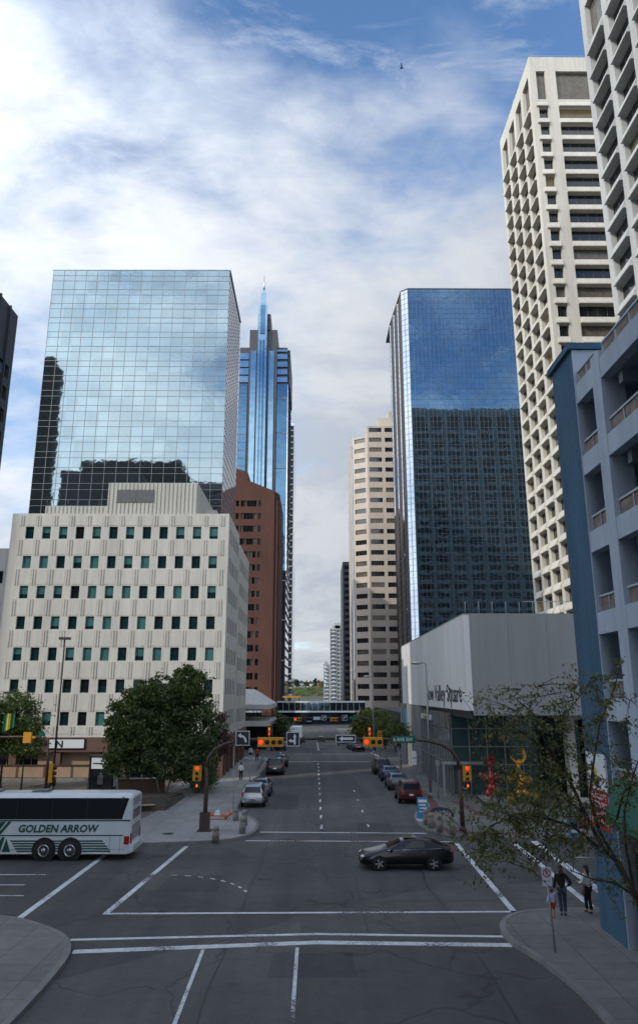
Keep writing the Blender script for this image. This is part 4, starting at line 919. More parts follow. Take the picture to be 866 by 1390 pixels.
ht=['round dark tree on the far hill, left of the white house','tall pointed fir on the far hill between the houses','yellow green tree on the far hill near the apartment towers','pale bare topped tree at the left end of the far hill','bushy tree on the far hill just right of the white house','low bush on the far hill below the middle house']
for i,(x,z,rx,rz,mt) in enumerate(((-21,19,3.2,4.2,'leafpine'),(0.3,20,1.9,5.2,'leafpine'),(9,18,3,3.6,'leafy'),(-27,18,3.6,3.2,'leaf'),(-9.5,18.5,2.6,3.2,'leafd'),(-2,13.5,3,2,'leaf'))):
    tree(ht[i],(x,898-(i==5)*6,12.5),[(x,898-(i==5)*6,z,rx,rx,rz)],1400,.7,mt,30+i,r0=.3,k=5,group='trees on the far hill')
t=thing('hillside_scrub','green scrub covering the far hillside above the footbridge','scrub',(0,850,5)); 
foliage('scrub',M['leaf'],t,[(x,y,z,9,9,2.0) for (y,z) in((862,8.5),(878,11.5),(845,5.5)) for x in range(-60,70,13)],16000,.75,77,clump=.3)
t['kind']='stuff'
foliage('scrub',M['leafy'],t,[(x,y,z,9,9,1.6) for (y,z) in((862,9),(880,12)) for x in range(-55,70,19)],4500,.75,78,clump=.3)
# foreground tree: a thin leaning trunk with sparse twigs and small leaves
def fgtree():
    t=thing('tree','thin leaning street tree with sparse small leaves in the right foreground','tree',(10.0,20.6,.14))
    rnd=random.Random(5); m=MB(); tips=[]
    H_=lambda u,v,Y:Vector(((u-427)/1040*(Y*.963+(0)) ,Y,CAMH+math.tan(math.atan((650-v)/1040)+P)*Y))
    def PX(u,v,Y):
        a=math.atan((650-v)/1040)+P; fwd=Y*math.cos(P)+(math.tan(a)*Y)*math.sin(P); return Vector(((u-433)/1040*fwd+Y*math.tan(yaw),Y,CAMH+math.tan(a)*Y))
    base=Vector((10.0,20.6,.14))
    trunk=[base,Vector((9.85,20.5,1.2)),PX(905,1290,20.3),PX(866,1222,20.1),PX(838,1170,20.0)]
    m.tube(trunk,[.13,.115,.10,.085,.075],10)
    main=[(([(838,1170),(815,1148),(797,1105),(775,1062),(752,1030),(715,1000),(680,985),(645,975)]),.055,20.0),
          (([(838,1170),(812,1130),(800,1085),(806,1040),(812,985),(835,930),(840,900)]),.045,20.3),
          (([(815,1148),(780,1125),(745,1110),(705,1105),(668,1120),(650,1150)]),.04,19.6),
          (([(797,1105),(760,1080),(720,1068),(690,1050),(660,1045)]),.035,20.6),
          (([(775,1062),(745,1010),(720,965),(690,940)]),.03,20.2),
          (([(866,1222),(850,1150),(850,1100),(862,1050),(880,1000)]),.045,20.6),
          (([(840,1110),(848,1075),(866,1060),(900,1040)]),.03,20.2),
          (([(745,1110),(740,1140),(735,1165),(720,1185)]),.02,19.4),
          (([(752,1030),(760,980),(785,945),(800,925)]),.025,20.5),
          (([(866,1222),(835,1200),(805,1195),(770,1180)]),.03,19.7)]
    for pts,r,Y in main:
        n=len(pts); w3=[PX(u+rnd.uniform(-3,3),v+rnd.uniform(-3,3),Y+i*.12*(1 if r>.03 else -1)+rnd.uniform(-.1,.1)) for i,(u,v) in enumerate(pts)]
        m.tube(w3,[r*(1-.75*i/(n-1)) for i in range(n)],7)
        for i in range(1,n):
            for q in range(4):
                a=w3[i-1].lerp(w3[i],rnd.random()); d=Vector((rnd.uniform(-1,.8),rnd.uniform(-1,1),rnd.uniform(-.7,.7))).normalized()*rnd.uniform(.3,.95)
                mid=a+d*.5+Vector((0,0,rnd.uniform(-.05,.12))); e=a+d+Vector((0,0,rnd.uniform(-.18,.05))); m.tube([a,mid,e],[.010,.007,.003],5)
                tips+= [a.lerp(mid,.6),mid,mid.lerp(e,.5),e,e]
    rng=np.random.default_rng(4); q=[]; tw=[]
    for c in tips:
        k=rnd.choice([2,5,7,9,12]); q+= [[c.x+rng.normal()*.075,c.y+rng.normal()*.1,c.z+rng.normal()*.06-.02] for _ in range(k)]
    for (u,v,su,sv,N_) in ((690,1115,40,28,1600),(675,1158,26,14,600),(722,1065,36,28,1050),(700,1000,42,20,500),(765,1095,34,30,600),(742,1158,14,14,250),(830,960,30,20,300),(800,1000,30,40,600),(670,950,25,12,300),(760,945,30,16,260)):
        cl=[(u+rng.normal()*su,v+rng.normal()*sv,20+rng.normal()*.5) for _ in range(N_//16)]
        for (a,b_,Y) in cl:
            c=PX(a,b_,Y); near_=min(tips,key=lambda p_:(p_-c).length); tw.append((near_,c))
            for _ in range(16): q.append([c.x+rng.normal()*.11,c.y+rng.normal()*.11,c.z+rng.normal()*.055])
    for a_,c_ in tw: m.tube([a_,a_.lerp(c_,.5)+Vector((0,0,.05)),c_],[.009,.006,.003],4)
    m.build('trunk',M['trunk'],t)
    def seen(c):
        rx=c[0];ry=c[1];rz=c[2]-CAMH; f=ry*math.cos(P)+rz*math.sin(P); return 433+1040*(rx-ry*math.tan(yaw))/f, 650-1040*(rz*math.cos(P)-ry*math.sin(P))/f
    keep=[]
    for c in q:   # the crown is bare low down, where the walkers pass below it
        u,v=seen(c)
        if 730<u<822 and v>1172: continue
        keep.append(c)
    q=np.array(keep); n=len(q)
    a=rng.normal(size=(n,3)); a/=np.linalg.norm(a,axis=1)[:,None]; tt=rng.normal(size=(n,3)); b_=np.cross(a,tt); b_/=np.linalg.norm(b_,axis=1)[:,None]
    s=.045*rng.uniform(.6,1.4,n)[:,None]; a=a*s; b_=b_*s*.5; v=np.stack([q-a,q+b_,q+a,q-b_],1).reshape(-1,3)-np.array(t.location)
    me=bpy.data.meshes.new('crown'); me.vertices.add(4*n); me.vertices.foreach_set('co',v.ravel()); me.loops.add(4*n); me.loops.foreach_set('vertex_index',np.arange(4*n)); me.polygons.add(n); me.polygons.foreach_set('loop_start',np.arange(n)*4); me.polygons.foreach_set('loop_total',np.full(n,4)); me.update(); me.materials.append(M['leaffg'])
    o=bpy.data.objects.new('crown',me); COL.objects.link(o); o.parent=t
fgtree()
# ------------------------------------------------------------------ vehicles
def car(name,label,cat,kind,mats,group=None):
    t=thing(name,label,cat,(0,0,0),group); body,belt_m=mats,M['carglass']
    if kind=='sedan':
        S=[(2.42,.30,.66,.52,.50,.56),(2.34,.22,.80,.64,.62,.70),(2.1,.20,.88,.73,.66,.79),(1.6,.20,.91,.82,.70,.89),(1.05,.22,.92,.92,.74,.98),(.25,.24,.92,.97,.60,1.39),(-.3,.24,.92,.99,.60,1.455),(-.9,.24,.92,1.01,.60,1.43),(-1.35,.24,.92,1.02,.60,1.33),(-1.95,.22,.90,1.02,.72,1.07),(-2.3,.26,.84,.98,.68,1.04),(-2.43,.36,.74,.80,.56,.84)]
        ws=(4,5); rw=(8,9); sw=[(4,5),(5,6),(6,7),(7,8),(8,9)]; wx=(1.42,-1.36); wr=.335
    else:
        S=[(2.32,.36,.70,.68,.55,.74),(2.22,.28,.84,.84,.66,.92),(1.9,.26,.92,.94,.72,1.03),(1.15,.26,.94,1.04,.78,1.10),(.45,.28,.94,1.10,.66,1.62),(-.2,.28,.94,1.11,.66,1.72),(-1.0,.28,.94,1.12,.66,1.73),(-1.75,.28,.93,1.13,.66,1.70),(-2.15,.30,.90,1.13,.64,1.62),(-2.30,.34,.88,1.08,.80,1.12),(-2.36,.42,.82,.72,.74,.80)]
        ws=(3,4); rw=(8,9); sw=[(3,4),(4,5),(5,6),(6,7),(7,8)]; wx=(1.40,-1.38); wr=.37
    if kind=='suv_tall': pass
    sec=[]
    for x,zb,w,be,wr_,ro in S: sec.append([(x,w*.86,zb),(x,w*.985,zb+.10),(x,w,zb+(be-zb)*.55),(x,w*.965,be),(x,wr_,ro-.035),(x,wr_*.86,ro),(x,0,ro+.012)])
    m=MB(); n=len(sec[0])
    for sgn in (1,-1):
        for i in range(len(sec)-1):
            for k in range(n-1):
                q=[sec[i][k],sec[i][k+1],sec[i+1][k+1],sec[i+1][k]]; m.face([(a,b*sgn,c) for a,b,c in q],0,False)
        for e in (0,-1): m.face([(a,b*sgn,c) for a,b,c in sec[e]],0)
    for i in range(len(sec)-1): m.face([(sec[i][0][0],sec[i][0][1],sec[i][0][2]),(sec[i][0][0],-sec[i][0][1],sec[i][0][2]),(sec[i+1][0][0],-sec[i+1][0][1],sec[i+1][0][2]),(sec[i+1][0][0],sec[i+1][0][1],sec[i+1][0][2])],0)
    o=m.build('body',body,t); 
    bm=bmesh.new(); bm.from_mesh(o.data); bmesh.ops.remove_doubles(bm,verts=bm.verts,dist=.0008); bmesh.ops.recalc_face_normals(bm,faces=bm.faces); 
    for f in bm.faces: f.smooth=True
    bm.to_mesh(o.data); bm.free(); sb=o.modifiers.new('Sub','SUBSURF'); sb.levels=1; sb.render_levels=1
    def L3(a,b,t_): return tuple(a[i]+(b[i]-a[i])*t_ for i in range(3))
    off=.014
    for a,b in sw:
        A0,A1,B0,B1=sec[a][3],sec[a][4],sec[b][3],sec[b][4]
        for sgn in (1,-1):
            q=[L3(A0,A1,.10),L3(B0,B1,.10),L3(B0,B1,.86),L3(A0,A1,.86)]
            c=[sum(p[i] for p in q)/4 for i in range(3)]; q=[(c[0]+(p[0]-c[0])*.955,p[1]+off,p[2]) for p in q]
            mm=MB(); mm.face([(p[0],p[1]*sgn,p[2]) for p in q]); mm.build('side_window',M['carglass'],t)
    def screen(a,b,nm,lo,hi):
        A=sec[a];B=sec[b]; pts=[]
        for s_ in (1,-1):
            pass
        f=lambda P,Q,tt:L3(P,Q,tt)
        l0=f(A[5],B[5],lo);l1=f(A[5],B[5],hi); c0=f(A[6],B[6],lo);c1=f(A[6],B[6],hi); o_=.022
        mm=MB()
        for sgn in(1,-1): mm.face([(l0[0]+(.01 if nm=='windscreen' else -.01),l0[1]*.98*sgn,l0[2]+o_),(c0[0]+(.01 if nm=='windscreen' else -.01),0,c0[2]+o_),(c1[0],0,c1[2]+o_),(l1[0],l1[1]*.98*sgn,l1[2]+o_)])
        mm.build(nm,M['carglass'],t)
    screen(ws[0],ws[1],'windscreen',.06,.93)
    screen(rw[0],rw[1],'rear_window',.07,.93) if kind=='sedan' else None
    if kind!='sedan':
        mm=MB(); mm.hexa([(-2.33,-.66,1.14),(-2.33,.66,1.14),(-2.20,.66,1.14),(-2.20,-.66,1.14),(-2.20,-.58,1.54),(-2.20,.58,1.54),(-2.12,.58,1.54),(-2.12,-.58,1.54)]); mm.build('rear_window',M['carglass'],t)
        mm=MB(); mm.box(-2.42,-2.3,-.80,.80,.42,.60); mm.build('rear_bumper',M['chrome'] if kind=='suv_chrome' else body,t)
    wside=.93
    for x in wx:
        for sgn in (1,-1):
            mm=MB(); mm.lathe((x,wside*sgn,wr),[(wr+.05,-.012),(wr+.05,.006)],24,0,'y'); mm.build('wheel_arch',M['rubber'],t)
            mm=MB(); mm.lathe((x,(wside-.08)*sgn,wr),[(wr*.62,-.12),(wr*.96,-.12),(wr,-.08),(wr,.085),(wr*.96,.11),(wr*.66,.11)],24,0,'y'); wh=mm.build('wheel',M['rubber'],t)
            mm=MB(); yo=(wside+.035)*sgn
            mm.lathe((x,yo,wr),[(wr*.66,-.006),(wr*.66,.003),(wr*.60,.003)],24,0,'y'); mm.lathe((x,yo,wr),[(.055,-.008),(.055,.010)],12,1,'y')
            for k in range(5):
                a=k*2*math.pi/5; c,s_=math.cos(a),math.sin(a); w0=.028
                P_=lambda r,l,yy:(x+c*r-s_*l,yo+yy*sgn,wr+s_*r+c*l)
                mm.hexa([P_(.03,-w0,.004),P_(.03,w0,.004),P_(wr*.63,w0*1.5,.004),P_(wr*.63,-w0*1.5,.004),P_(.03,-w0,.014),P_(.03,w0,.014),P_(wr*.63,w0*1.5,.014),P_(wr*.63,-w0*1.5,.014)],1)
            mm.build('rim',[M['lens_off'],M['alloy']],wh)
    zf=.64 if kind=='sedan' else .80; zr=.86 if kind=='sedan' else .98
    for sgn in (1,-1):
        mm=MB(); mm.ball((S[1][0]-.12,sgn*.66,zf+.0),.17,0,1.0,.9,.42,10); mm.build('headlight',M['headl'],t)
        mm=MB(); mm.ball((S[-1][0]+(.12 if kind=='sedan' else .10),sgn*(.68 if kind=='sedan' else .78),zr),.16,0,.7,1.15 if kind=='sedan' else .6,.55 if kind=='sedan' else 1.3,10); mm.build('tail_light',M['tail'],t)
        mm=MB(); mm.ball((S[ws[0]][0]-.25,sgn*1.0,S[ws[0]][3]+.06),.10,0,.7,1.0,.7,10); mm.build('mirror',body,t)
        for x in ((.15,-.85) if kind=='sedan' else (.1,-.95)):
            mm=MB(); mm.box(x-.09,x+.09,sgn*.925-.012,sgn*.925+.014,.86 if kind=='sedan' else .98,.885 if kind=='sedan' else 1.01); mm.build('door_handle',M['chrome'],t)
        mm=MB(); xs=(1.0,-1.75) if kind=='sedan' else (1.1,-2.1); bz=1.0 if kind=='sedan' else 1.125
        mm.tube([(xs[0],sgn*.905,bz-.06),(xs[0]-1,sgn*.905,bz-.02),(xs[1],sgn*.885,bz+.03)],.010,5); mm.build('window_trim',M['chrome'],t)
    mm=MB(); mm.box(S[-1][0]-.03 -(.03 if kind!='sedan' else 0),S[-1][0]+.05,-.17,.17,.66,.78); mm.build('licence_plate',M['plate'],t)
    mm=MB(); mm.box(S[1][0]-.05,S[1][0]+.075,-.42,.42,.34,.56); mm.build('grille',M['chrome' if kind=='suv_chrome' else 'lens_off'],t)
    return t
def paint(n,c,metal=.3): return pm('car_paint_'+n,c,.28,metal,var=.04,coat=.35)
PA=math.pi
a=car('sedan','black sedan driving left across the junction','car','sedan',paint('black',(.008,.008,.011)))
a.location=(4.72,43.6,.004); a.rotation_euler=(0,0,PA)
sn=a
b=MB(); b.hexa([(-.55,-.42,1.468),(.1,-.42,1.45),(.1,.42,1.45),(-.55,.42,1.468),(-.55,-.42,1.478),(.1,-.42,1.46),(.1,.42,1.46),(-.55,.42,1.478)]); q=b.build('sunroof',M['carglass']); q.parent=sn
b=car('sport_utility_vehicle','silver sport utility vehicle parked at the left kerb behind the bollards','car','suv_chrome',paint('silver',(.33,.36,.40),.7)); b.location=(-4.85,67.0,.004); b.rotation_euler=(0,0,PA/2)
silver=b
def park(src,label,x,y,mat=None,rz=PA/2,z=None,scale=1):
    o=dup(src,(x,y,(gz(y) if z is None else z)+.004),rz,label,None,scale)
    if 'group' in o: del o['group']
    if mat:
        for ch in o.children:
            if ch.name.split('.')[0] in('body','mirror','rear_bumper'):
                ch.data=ch.data.copy(); ch.data.materials[0]=mat
    return o
G1='vehicles parked along the kerbs of the street'
def P2(*a,**k): o=park(*a,**k); o['group']=G1; return o
silver['group']=G1
P2(sn,'grey blue sedan parked in front of the silver sport utility vehicle',-4.75,73.4,paint('greyblue',(.11,.14,.17)))
P2(silver,'black sport utility vehicle parked at the left kerb with a small white plate',-4.35,91.5,paint('blackb',(.012,.014,.018)),scale=1.04)
P2(sn,'black sedan with red tail lamps parked ahead of the black sport utility vehicle',-4.2,100.5,paint('blackc',(.015,.015,.02)))
P2(silver,'dark red sport utility vehicle parked at the right kerb near the blue signboard',7.85,69.0,paint('red',(.065,.008,.012),.3),scale=1.02)
P2(sn,'grey green sedan parked ahead of the dark red sport utility vehicle',7.75,77.8,paint('greygreen',(.07,.10,.10)))
P2(sn,'dark blue sedan parked third in the row on the right',7.75,85.3,paint('blue',(.02,.045,.13)))
P2(silver,'black sport utility vehicle parked fourth in the row on the right',7.5,91.8,paint('blackd',(.014,.014,.016)))
P2(sn,'dark car parked on the left just past the second junction',-6.9+1.4,129,paint('blacke',(.02,.022,.026)))
P2(sn,'dark maroon sedan with red tail lamps parked on the right past the second junction',6.8,126.5,paint('maroon',(.05,.012,.02)))
P2(sn,'blue sedan parked ahead of the maroon one past the second junction',6.6,134,paint('blue2',(.02,.06,.13)))
P2(silver,'dark sport utility vehicle parked third on the right past the second junction',6.6,142,paint('blackf',(.02,.02,.025)))
P2(sn,'pale blue sedan on the left below the footbridge',-4.6,160,paint('paleblue',(.32,.40,.46)))
P2(silver,'blue van like vehicle on the right, farther down the slope before the footbridge',5.8,168,paint('blue3',(.05,.08,.16)))
P2(silver,'dark vehicle on the left, farthest down the slope',-3.2,190,paint('blackg',(.02,.02,.025)))
P2(sn,'small grey car in the middle of the road far down the slope',1.6,205,paint('grey4',(.2,.21,.22)))
# delivery trucks far down the street
def truck(label,x,y,boxm):
    t=thing('box_truck',label,'truck',(x,y,gz(y)),G1); z=gz(y)
    b=MB(); b.box(x-1.2,x+1.2,y,y+6,z+.9,z+3.6); b.build('cargo_box',boxm,t)
    b=MB(); b.box(x-1.05,x+1.05,y+6.1,y+7.8,z+.5,z+2.4); b.build('cab',M['white'],t)
    for xx in(x-.95,x+.95):
        for yy in(y+1.2,y+6.8): b=MB(); b.lathe((xx,yy,z+.45),[(.45,-.14),(.45,.14)],14,0,'x'); b.build('wheel',M['rubber'],t)
        b=MB(); b.box(xx-.1,xx+.1,y-.04,y,z+.95,z+1.15); b.build('tail_light',M['tail'],t)
truck('white box truck in the left lane below the footbridge',-3.9,172,M['white'])
# ------------------------------------------------------------------ coach
t=thing('coach','white and green touring coach with lettering on its side, cut off by the left edge','coach',(-17,46.5,0))
X1=-9.95; X0=-23.7; Y0=45.2; Y1=47.8
b=MB()
prof=[(Y0,.34),(Y0,3.0),(Y0+.05,3.16),(Y0+.22,3.28),(Y0+.6,3.34),(Y1-.6,3.34),(Y1-.22,3.28),(Y1-.05,3.16),(Y1,3.0),(Y1,.34)]
sx=[(X0,.3),(X0+.3,.02),(X1-.35,0),(X1-.1,.05),(X1,.16)]
pr=[]
for x,inz in sx: pr.append([(x,min(max(y,Y0+inz),Y1-inz),z-(inz if z>3 else 0)) for y,z in prof])
for i in range(len(pr)-1):
    for k in range(len(prof)-1): b.face([pr[i][k],pr[i][k+1],pr[i+1][k+1],pr[i+1][k]])
    b.face([pr[i][0],pr[i][-1],pr[i+1][-1],pr[i+1][0]])
b.face(pr[0]); b.face(pr[-1]); b.build('body',M['buswhite'],t)
fb=frame(0,Y0,1,0)
def side(name,mat,polys,d=.006,par=None):
    b=MB()
    for q in polys:
        n=len(q); 
        for (y_) in (Y0-d,): b.face([(x,y_,z) for x,z in q])
        for i in range(n):
            a_,c_=q[i],q[(i+1)%n]; b.face([(a_[0],Y0-d,a_[1]),(c_[0],Y0-d,c_[1]),(c_[0],Y0+.01,c_[1]),(a_[0],Y0+.01,a_[1])])
    return b.build(name,mat,par or t)
win=side('side_window',M['carglass'],[[(X0+.1,2.07),(-10.45,2.07),(-10.12,3.14),(X0+.1,3.14)]])
b=MB()
for x in (-12.4,-14.3,-16.2,-18.1,-20.0,-21.9): b.box(x,x+.05,Y0-.012,Y0-.004,2.1,3.12)
b.build('window_bar',M['black'],win)
side('stripe',M['busgreen'],[[(X0+.1,1.97),(X1-.05,1.97),(X1-.05,2.04),(X0+.1,2.04)]])
side('stripe',M['busgreen'],[[(X0+.1,1.23),(X1-.4,1.23),(X1-.4,1.29),(X0+.1,1.29)]])
for k in range(5):
    z=1.02-k*.125; xr=-11.45+k*.11; xl=-16.35+k*.09
    side('stripe',M['busgreen'],[[(xl,z-.075),(xr+.08,z-.075),(xr,z),(xl-.06,z)]])
for q in ([(-16.6,1.95),(-17.15,1.32),(-16.95,1.32),(-16.42,1.95)],[(-17.0,1.95),(-17.75,1.32),(-17.2,1.32),(-16.72,1.95)],[(-17.35,.45),(-16.85,1.17),(-16.7,1.17),(-16.9,.45)],[(-16.8,.45),(-16.62,1.12),(-16.35,.45)],[(-18.4,1.95),(-18.9,1.32),(-18.3,1.32),(-17.8,1.95)]): side('arrow_mark',M['busgreen'],[q])
text('GOLDEN ARROW',.52,M['busgreen'],t,fb,-16.05,1.43,.008,.006,.018,shear=.18,sx=1.02)
side('skirt_line',M['louvre'],[[(X0,.56),(-15.2,.56),(-15.2,.575),(X0,.575)],[(-11.9,.56),(-10.2,.56),(-10.2,.575),(-11.9,.575)]])
side('panel_line',M['louvre'],[[(-11.05,.4),(-11.03,.4),(-11.03,1.2),(-11.05,1.2)],[(-10.5,.4),(-10.48,.4),(-10.48,1.2),(-10.5,1.2)]],.004)
for q in ([(-10.28,.82),(-10.0,.82),(-10.0,1.22),(-10.28,1.22)],): side('tail_light',M['tail'],[q],.02)
side('marker_light',M['sigyel'],[[(-13.2,1.14),(-13.08,1.14),(-13.08,1.19),(-13.2,1.19)]],.02); side('marker_light',M['signred'],[[(-10.5,3.16),(-10.38,3.16),(-10.38,3.21),(-10.5,3.21)]],-.03)
for x in (-13.15,-14.55,-21.8):
    b=MB(); b.lathe((x,Y0+.02,.53),[(.64,-.06),(.64,-.022)],28,0,'y'); b.build('wheel_arch',M['black'],t)
    b=MB(); b.lathe((x,Y0+.12,.51),[(.30,-.18),(.46,-.18),(.51,-.12),(.51,.15)],28,0,'y'); wh=b.build('wheel',M['rubber'],t)
    b=MB(); b.lathe((x,Y0+.0,.51),[(.31,-.04),(.31,-.075),(.26,-.075),(.22,-.05),(.12,-.05),(.11,-.1),(.02,-.1)],24,0,'y'); 
    for k in range(8): b.ball((x+.18*math.cos(k*.785),Y0-.06,.51+.18*math.sin(k*.785)),.022,0,seg=6)
    b.build('rim',M['alloy'],wh)
for yy in (Y1-.12,):
    for x in (-13.15,-14.55,-21.8): b=MB(); b.lathe((x,yy,.51),[(.51,-.15),(.51,.12)],24,0,'y'); b.build('wheel',M['rubber'],t)
b=MB(); b.box(X1-.1,X1+.16,Y0+.05,Y1-.05,.40,.78); b.build('rear_bumper',M['buswhite'],t,bevel=.04)
b=MB()
for k in range(6): b.box(X1-.02,X1+.02,Y0+.35,Y1-.35,1.0+k*.13,1.06+k*.13)
for k in range(3): b.box(X1-.02,X1+.02,Y0+.45,Y1-.45,2.75+k*.12,2.80+k*.12)
b.build('rear_grille',M['louvre'],t)
b=MB(); b.box(X1-.12,X1-.03,Y0+.4,Y1-.4,1.95,2.6); b.box(X1-.03,X1+.012,Y0+.5,Y1-.5,2.02,2.5); b.build('rear_window',M['carglass'],t)
b=MB(); b.box(X1-.03,X1+.03,Y0+.12,Y0+.34,.85,1.35); b.box(X1-.03,X1+.03,Y1-.34,Y1-.12,.85,1.35); b.build('rear_lamp',M['tail'],t)
b=MB(); b.box(-15.8,-14.9,46.1,46.9,3.34,3.38); b.hexa([(-15.8,46.1,3.38),(-14.9,46.1,3.38),(-14.9,46.9,3.38),(-15.8,46.9,3.38),(-15.8,46.1,3.40),(-14.9,46.1,3.47),(-14.9,46.9,3.47),(-15.8,46.9,3.40)]); b.box(-20,-17.6,46,47,3.34,3.42); b.build('roof_hatch',M['louvre'],t)
# ------------------------------------------------------------------ traffic signals
def poly3(fr,pts,n,mb): mb.face([fr[0]+fr[1]*u+Vector((0,0,z))+fr[2]*n for u,z in pts])
def lens(parent,x,y,z,r,mat,dx=0,dy=-1):
    b=MB(); b.lathe((x,y,z),[(r,.0),(r,-.02),(r*.5,-.04),(.01,-.045)] if dy<0 else [(r,0),(r,.03)],16,0,'y' if dy else 'x'); b.build('lens',mat,parent)
    b=MB()
    for k in range(7):
        a0=math.pi*k/7; a1=math.pi*(k+1)/7; q=lambda a,yy:(x+(r+.02)*math.cos(a),y+yy,z+(r+.02)*math.sin(a)); b.face([q(a0,0),q(a1,0),q(a1,-.17),q(a0,-.17)])
    b.build('visor',M['sigyel'],parent)
def head_h(root,x0,x1,z0,z1,y,lit):
    b=MB(); b.box(x0,x1,y-.12,y+.1,z0,z1); h=b.build('signal_head',M['sigyel'],root,bevel=.02); n=len(lit); w_=(x1-x0)/n
    for k,c in enumerate(lit): lens(h,x0+w_*(k+.5),y-.13,(z0+z1)/2,.14,M[c])
    return h
def head_v(root,x,y,z0,z1,lit,w_=.2,ped=True):
    b=MB(); b.box(x-w_*1.4,x+w_*1.4,y-.06,y+.02,z0,z1); b.box(x-w_,x+w_,y-.1,y+.14,z0+.04,z1-.04); h=b.build('signal_head',M['sigyel'],root); n=len(lit); d=(z1-z0)/n
    for k,c in enumerate(lit): lens(h,x,y-.13,z1-d*(k+.5),.10,M[c])
    if ped:
        b=MB(); b.box(x-.2,x+.2,y-.1,y+.12,z0-.46,z0-.05); g=b.build('pedestrian_signal',M['black'],root)
        b=MB(); yy=y-.105; cx=x; cz=z0-.27
        b.box(cx-.045,cx+.045,yy-.01,yy,cz-.09,cz+.03)
        for k in range(4): b.box(cx-.045+k*.024,cx-.027+k*.024,yy-.01,yy,cz+.03,cz+.10-abs(k-1.5)*.012)
        b.box(cx+.045,cx+.075,yy-.01,yy,cz-.04,cz+.03); b.build('hand_symbol',M['org_on'],g)
def sign(root,x0,x1,z0,z1,y,bg,kind,border='signwhite',name='sign'):
    b=MB(); b.box(x0,x1,y-.03,y,z0,z1); s_=b.build(name,M[border],root); e=.045
    b=MB(); b.box(x0+e,x1-e,y-.038,y-.0301,z0+e,z1-e); b.build('sign_face',M[bg],s_)
    fr=frame(x0,y-.04,1,0); w_=x1-x0; h=z1-z0; b=MB(); q=lambda L_:poly3(fr,[(u*w_,z0+v*h) for u,v in L_],.003,b)
    if kind=='left':
        q([(.16,.5),(.34,.86),(.34,.14)]); q([(.34,.34),(.86,.34),(.86,.66),(.34,.66)])
    if kind=='curve':
        q([(.14,.66),(.36,.86),(.40,.50)]); P0=[(.36,.74),(.36,.62)]
        import itertools
        out=[(.38+.42*math.sin(a),.22+.50*math.cos(a)) for a in [k*math.pi/2/6 for k in range(7)]]; inn=[(.38+.28*math.sin(a),.22+.36*math.cos(a)) for a in [k*math.pi/2/6 for k in range(7)]]
        for k in range(6): q([out[k],out[k+1],inn[k+1],inn[k]])
    if kind=='straight_left':
        q([(.56,.12),(.70,.12),(.70,.66),(.56,.66)]); q([(.50,.64),(.76,.64),(.63,.88)]); q([(.56,.26),(.56,.44),(.34,.44),(.34,.32)]); q([(.36,.24),(.36,.54),(.15,.39)])
    if kind=='curve_r':
        q([(.86,.66),(.64,.86),(.60,.50)])
        out=[(.62-.42*math.sin(a),.22+.50*math.cos(a)) for a in [k*math.pi/2/6 for k in range(7)]]; inn=[(.62-.28*math.sin(a),.22+.36*math.cos(a)) for a in [k*math.pi/2/6 for k in range(7)]]
        for k in range(6): q([out[k],out[k+1],inn[k+1],inn[k]])
    if b.f: b.build('arrow_mark',M['signwhite'],s_)
    return s_
def beacon(root,x,y,z):
    b=MB(); b.box(x-.07,x+.07,y-.08,y+.08,z,z+.38); b.box(x-.03,x+.03,y-.02,y+.02,z-.25,z); h=b.build('upper_signal',M['sigyel'],root)
    b=MB(); b.lathe((x,y-.07,z-.06),[(.06,0),(.06,-.04)],10,0,'y'); b.build('lens',M['red_on'],h)
    b=MB(); b.lathe((x,y-.085,z+.25),[(.065,0),(.065,-.03)],10,0,'y'); b.build('lens',M['org_on'],h)
G='traffic signal masts'
t=thing('traffic_signal_mast','brown signal mast on the left corner with its arm reaching right over the street','traffic signal',(-7.05,53.6,.14),G)
b=MB(); b.tube([(-7.05,53.6,.14),(-7.05,53.6,2.5),(-7.08,53.6,4.0)],[.15,.14,.13],12); b.build('pole',M['polebrown'],t)
b=MB(); b.box(-7.38,-6.75,53.4,53.85,.14,1.25); b.box(-7.5,-6.6,53.2,54.0,.14,.2); b.build('base_cabinet',M['polebrown'],t)
b=MB(); b.tube([(-7.08,53.6,3.9),(-6.95,53.6,4.6),(-6.6,53.6,5.05),(-6.0,53.6,5.4),(-5.0,53.6,5.66),(-3.5,53.6,5.75),(1.3,53.6,5.76)],[.12,.115,.11,.10,.095,.09,.075],10); b.build('mast_arm',M['polebrown'],t)
sign(t,-5.2,-4.28,5.35,6.27,53.45,'signblack','curve'); head_h(t,-3.75,-2.05,5.26,5.86,53.45,['red_on','lens_off','lens_off','lens_off']); sign(t,-1.85,-.98,5.30,6.20,53.45,'signblack','straight_left'); beacon(t,-3.0,53.6,6.12)
head_v(t,-7.65,53.5,3.15,4.1,['red_on','lens_off','lens_off'])
t=thing('traffic_signal_mast','brown signal mast on the right corner carrying a green street name sign','traffic signal',(9.55,53.5,.14),G)
b=MB(); b.tube([(9.55,53.5,.14),(9.52,53.5,2.2),(9.5,53.5,3.9)],[.16,.13,.12],12); b.lathe((9.55,53.5,.14),[(.26,0),(.24,.12),(.17,.3)],12); b.build('pole',M['polebrown'],t)
b=MB(); b.tube([(9.5,53.5,3.8),(9.4,53.5,4.5),(9.0,53.5,5.05),(8.4,53.5,5.4),(7.5,53.5,5.62),(6.5,53.5,5.72),(1.3,53.5,5.76)],[.12,.115,.11,.10,.095,.09,.075],10); b.build('mast_arm',M['polebrown'],t)
sign(t,1.4,2.72,5.55,6.02,53.35,'signblack','left'); head_h(t,3.2,4.5,5.28,5.88,53.35,['red_on','lens_off','lens_off']); beacon(t,3.65,53.5,6.12)
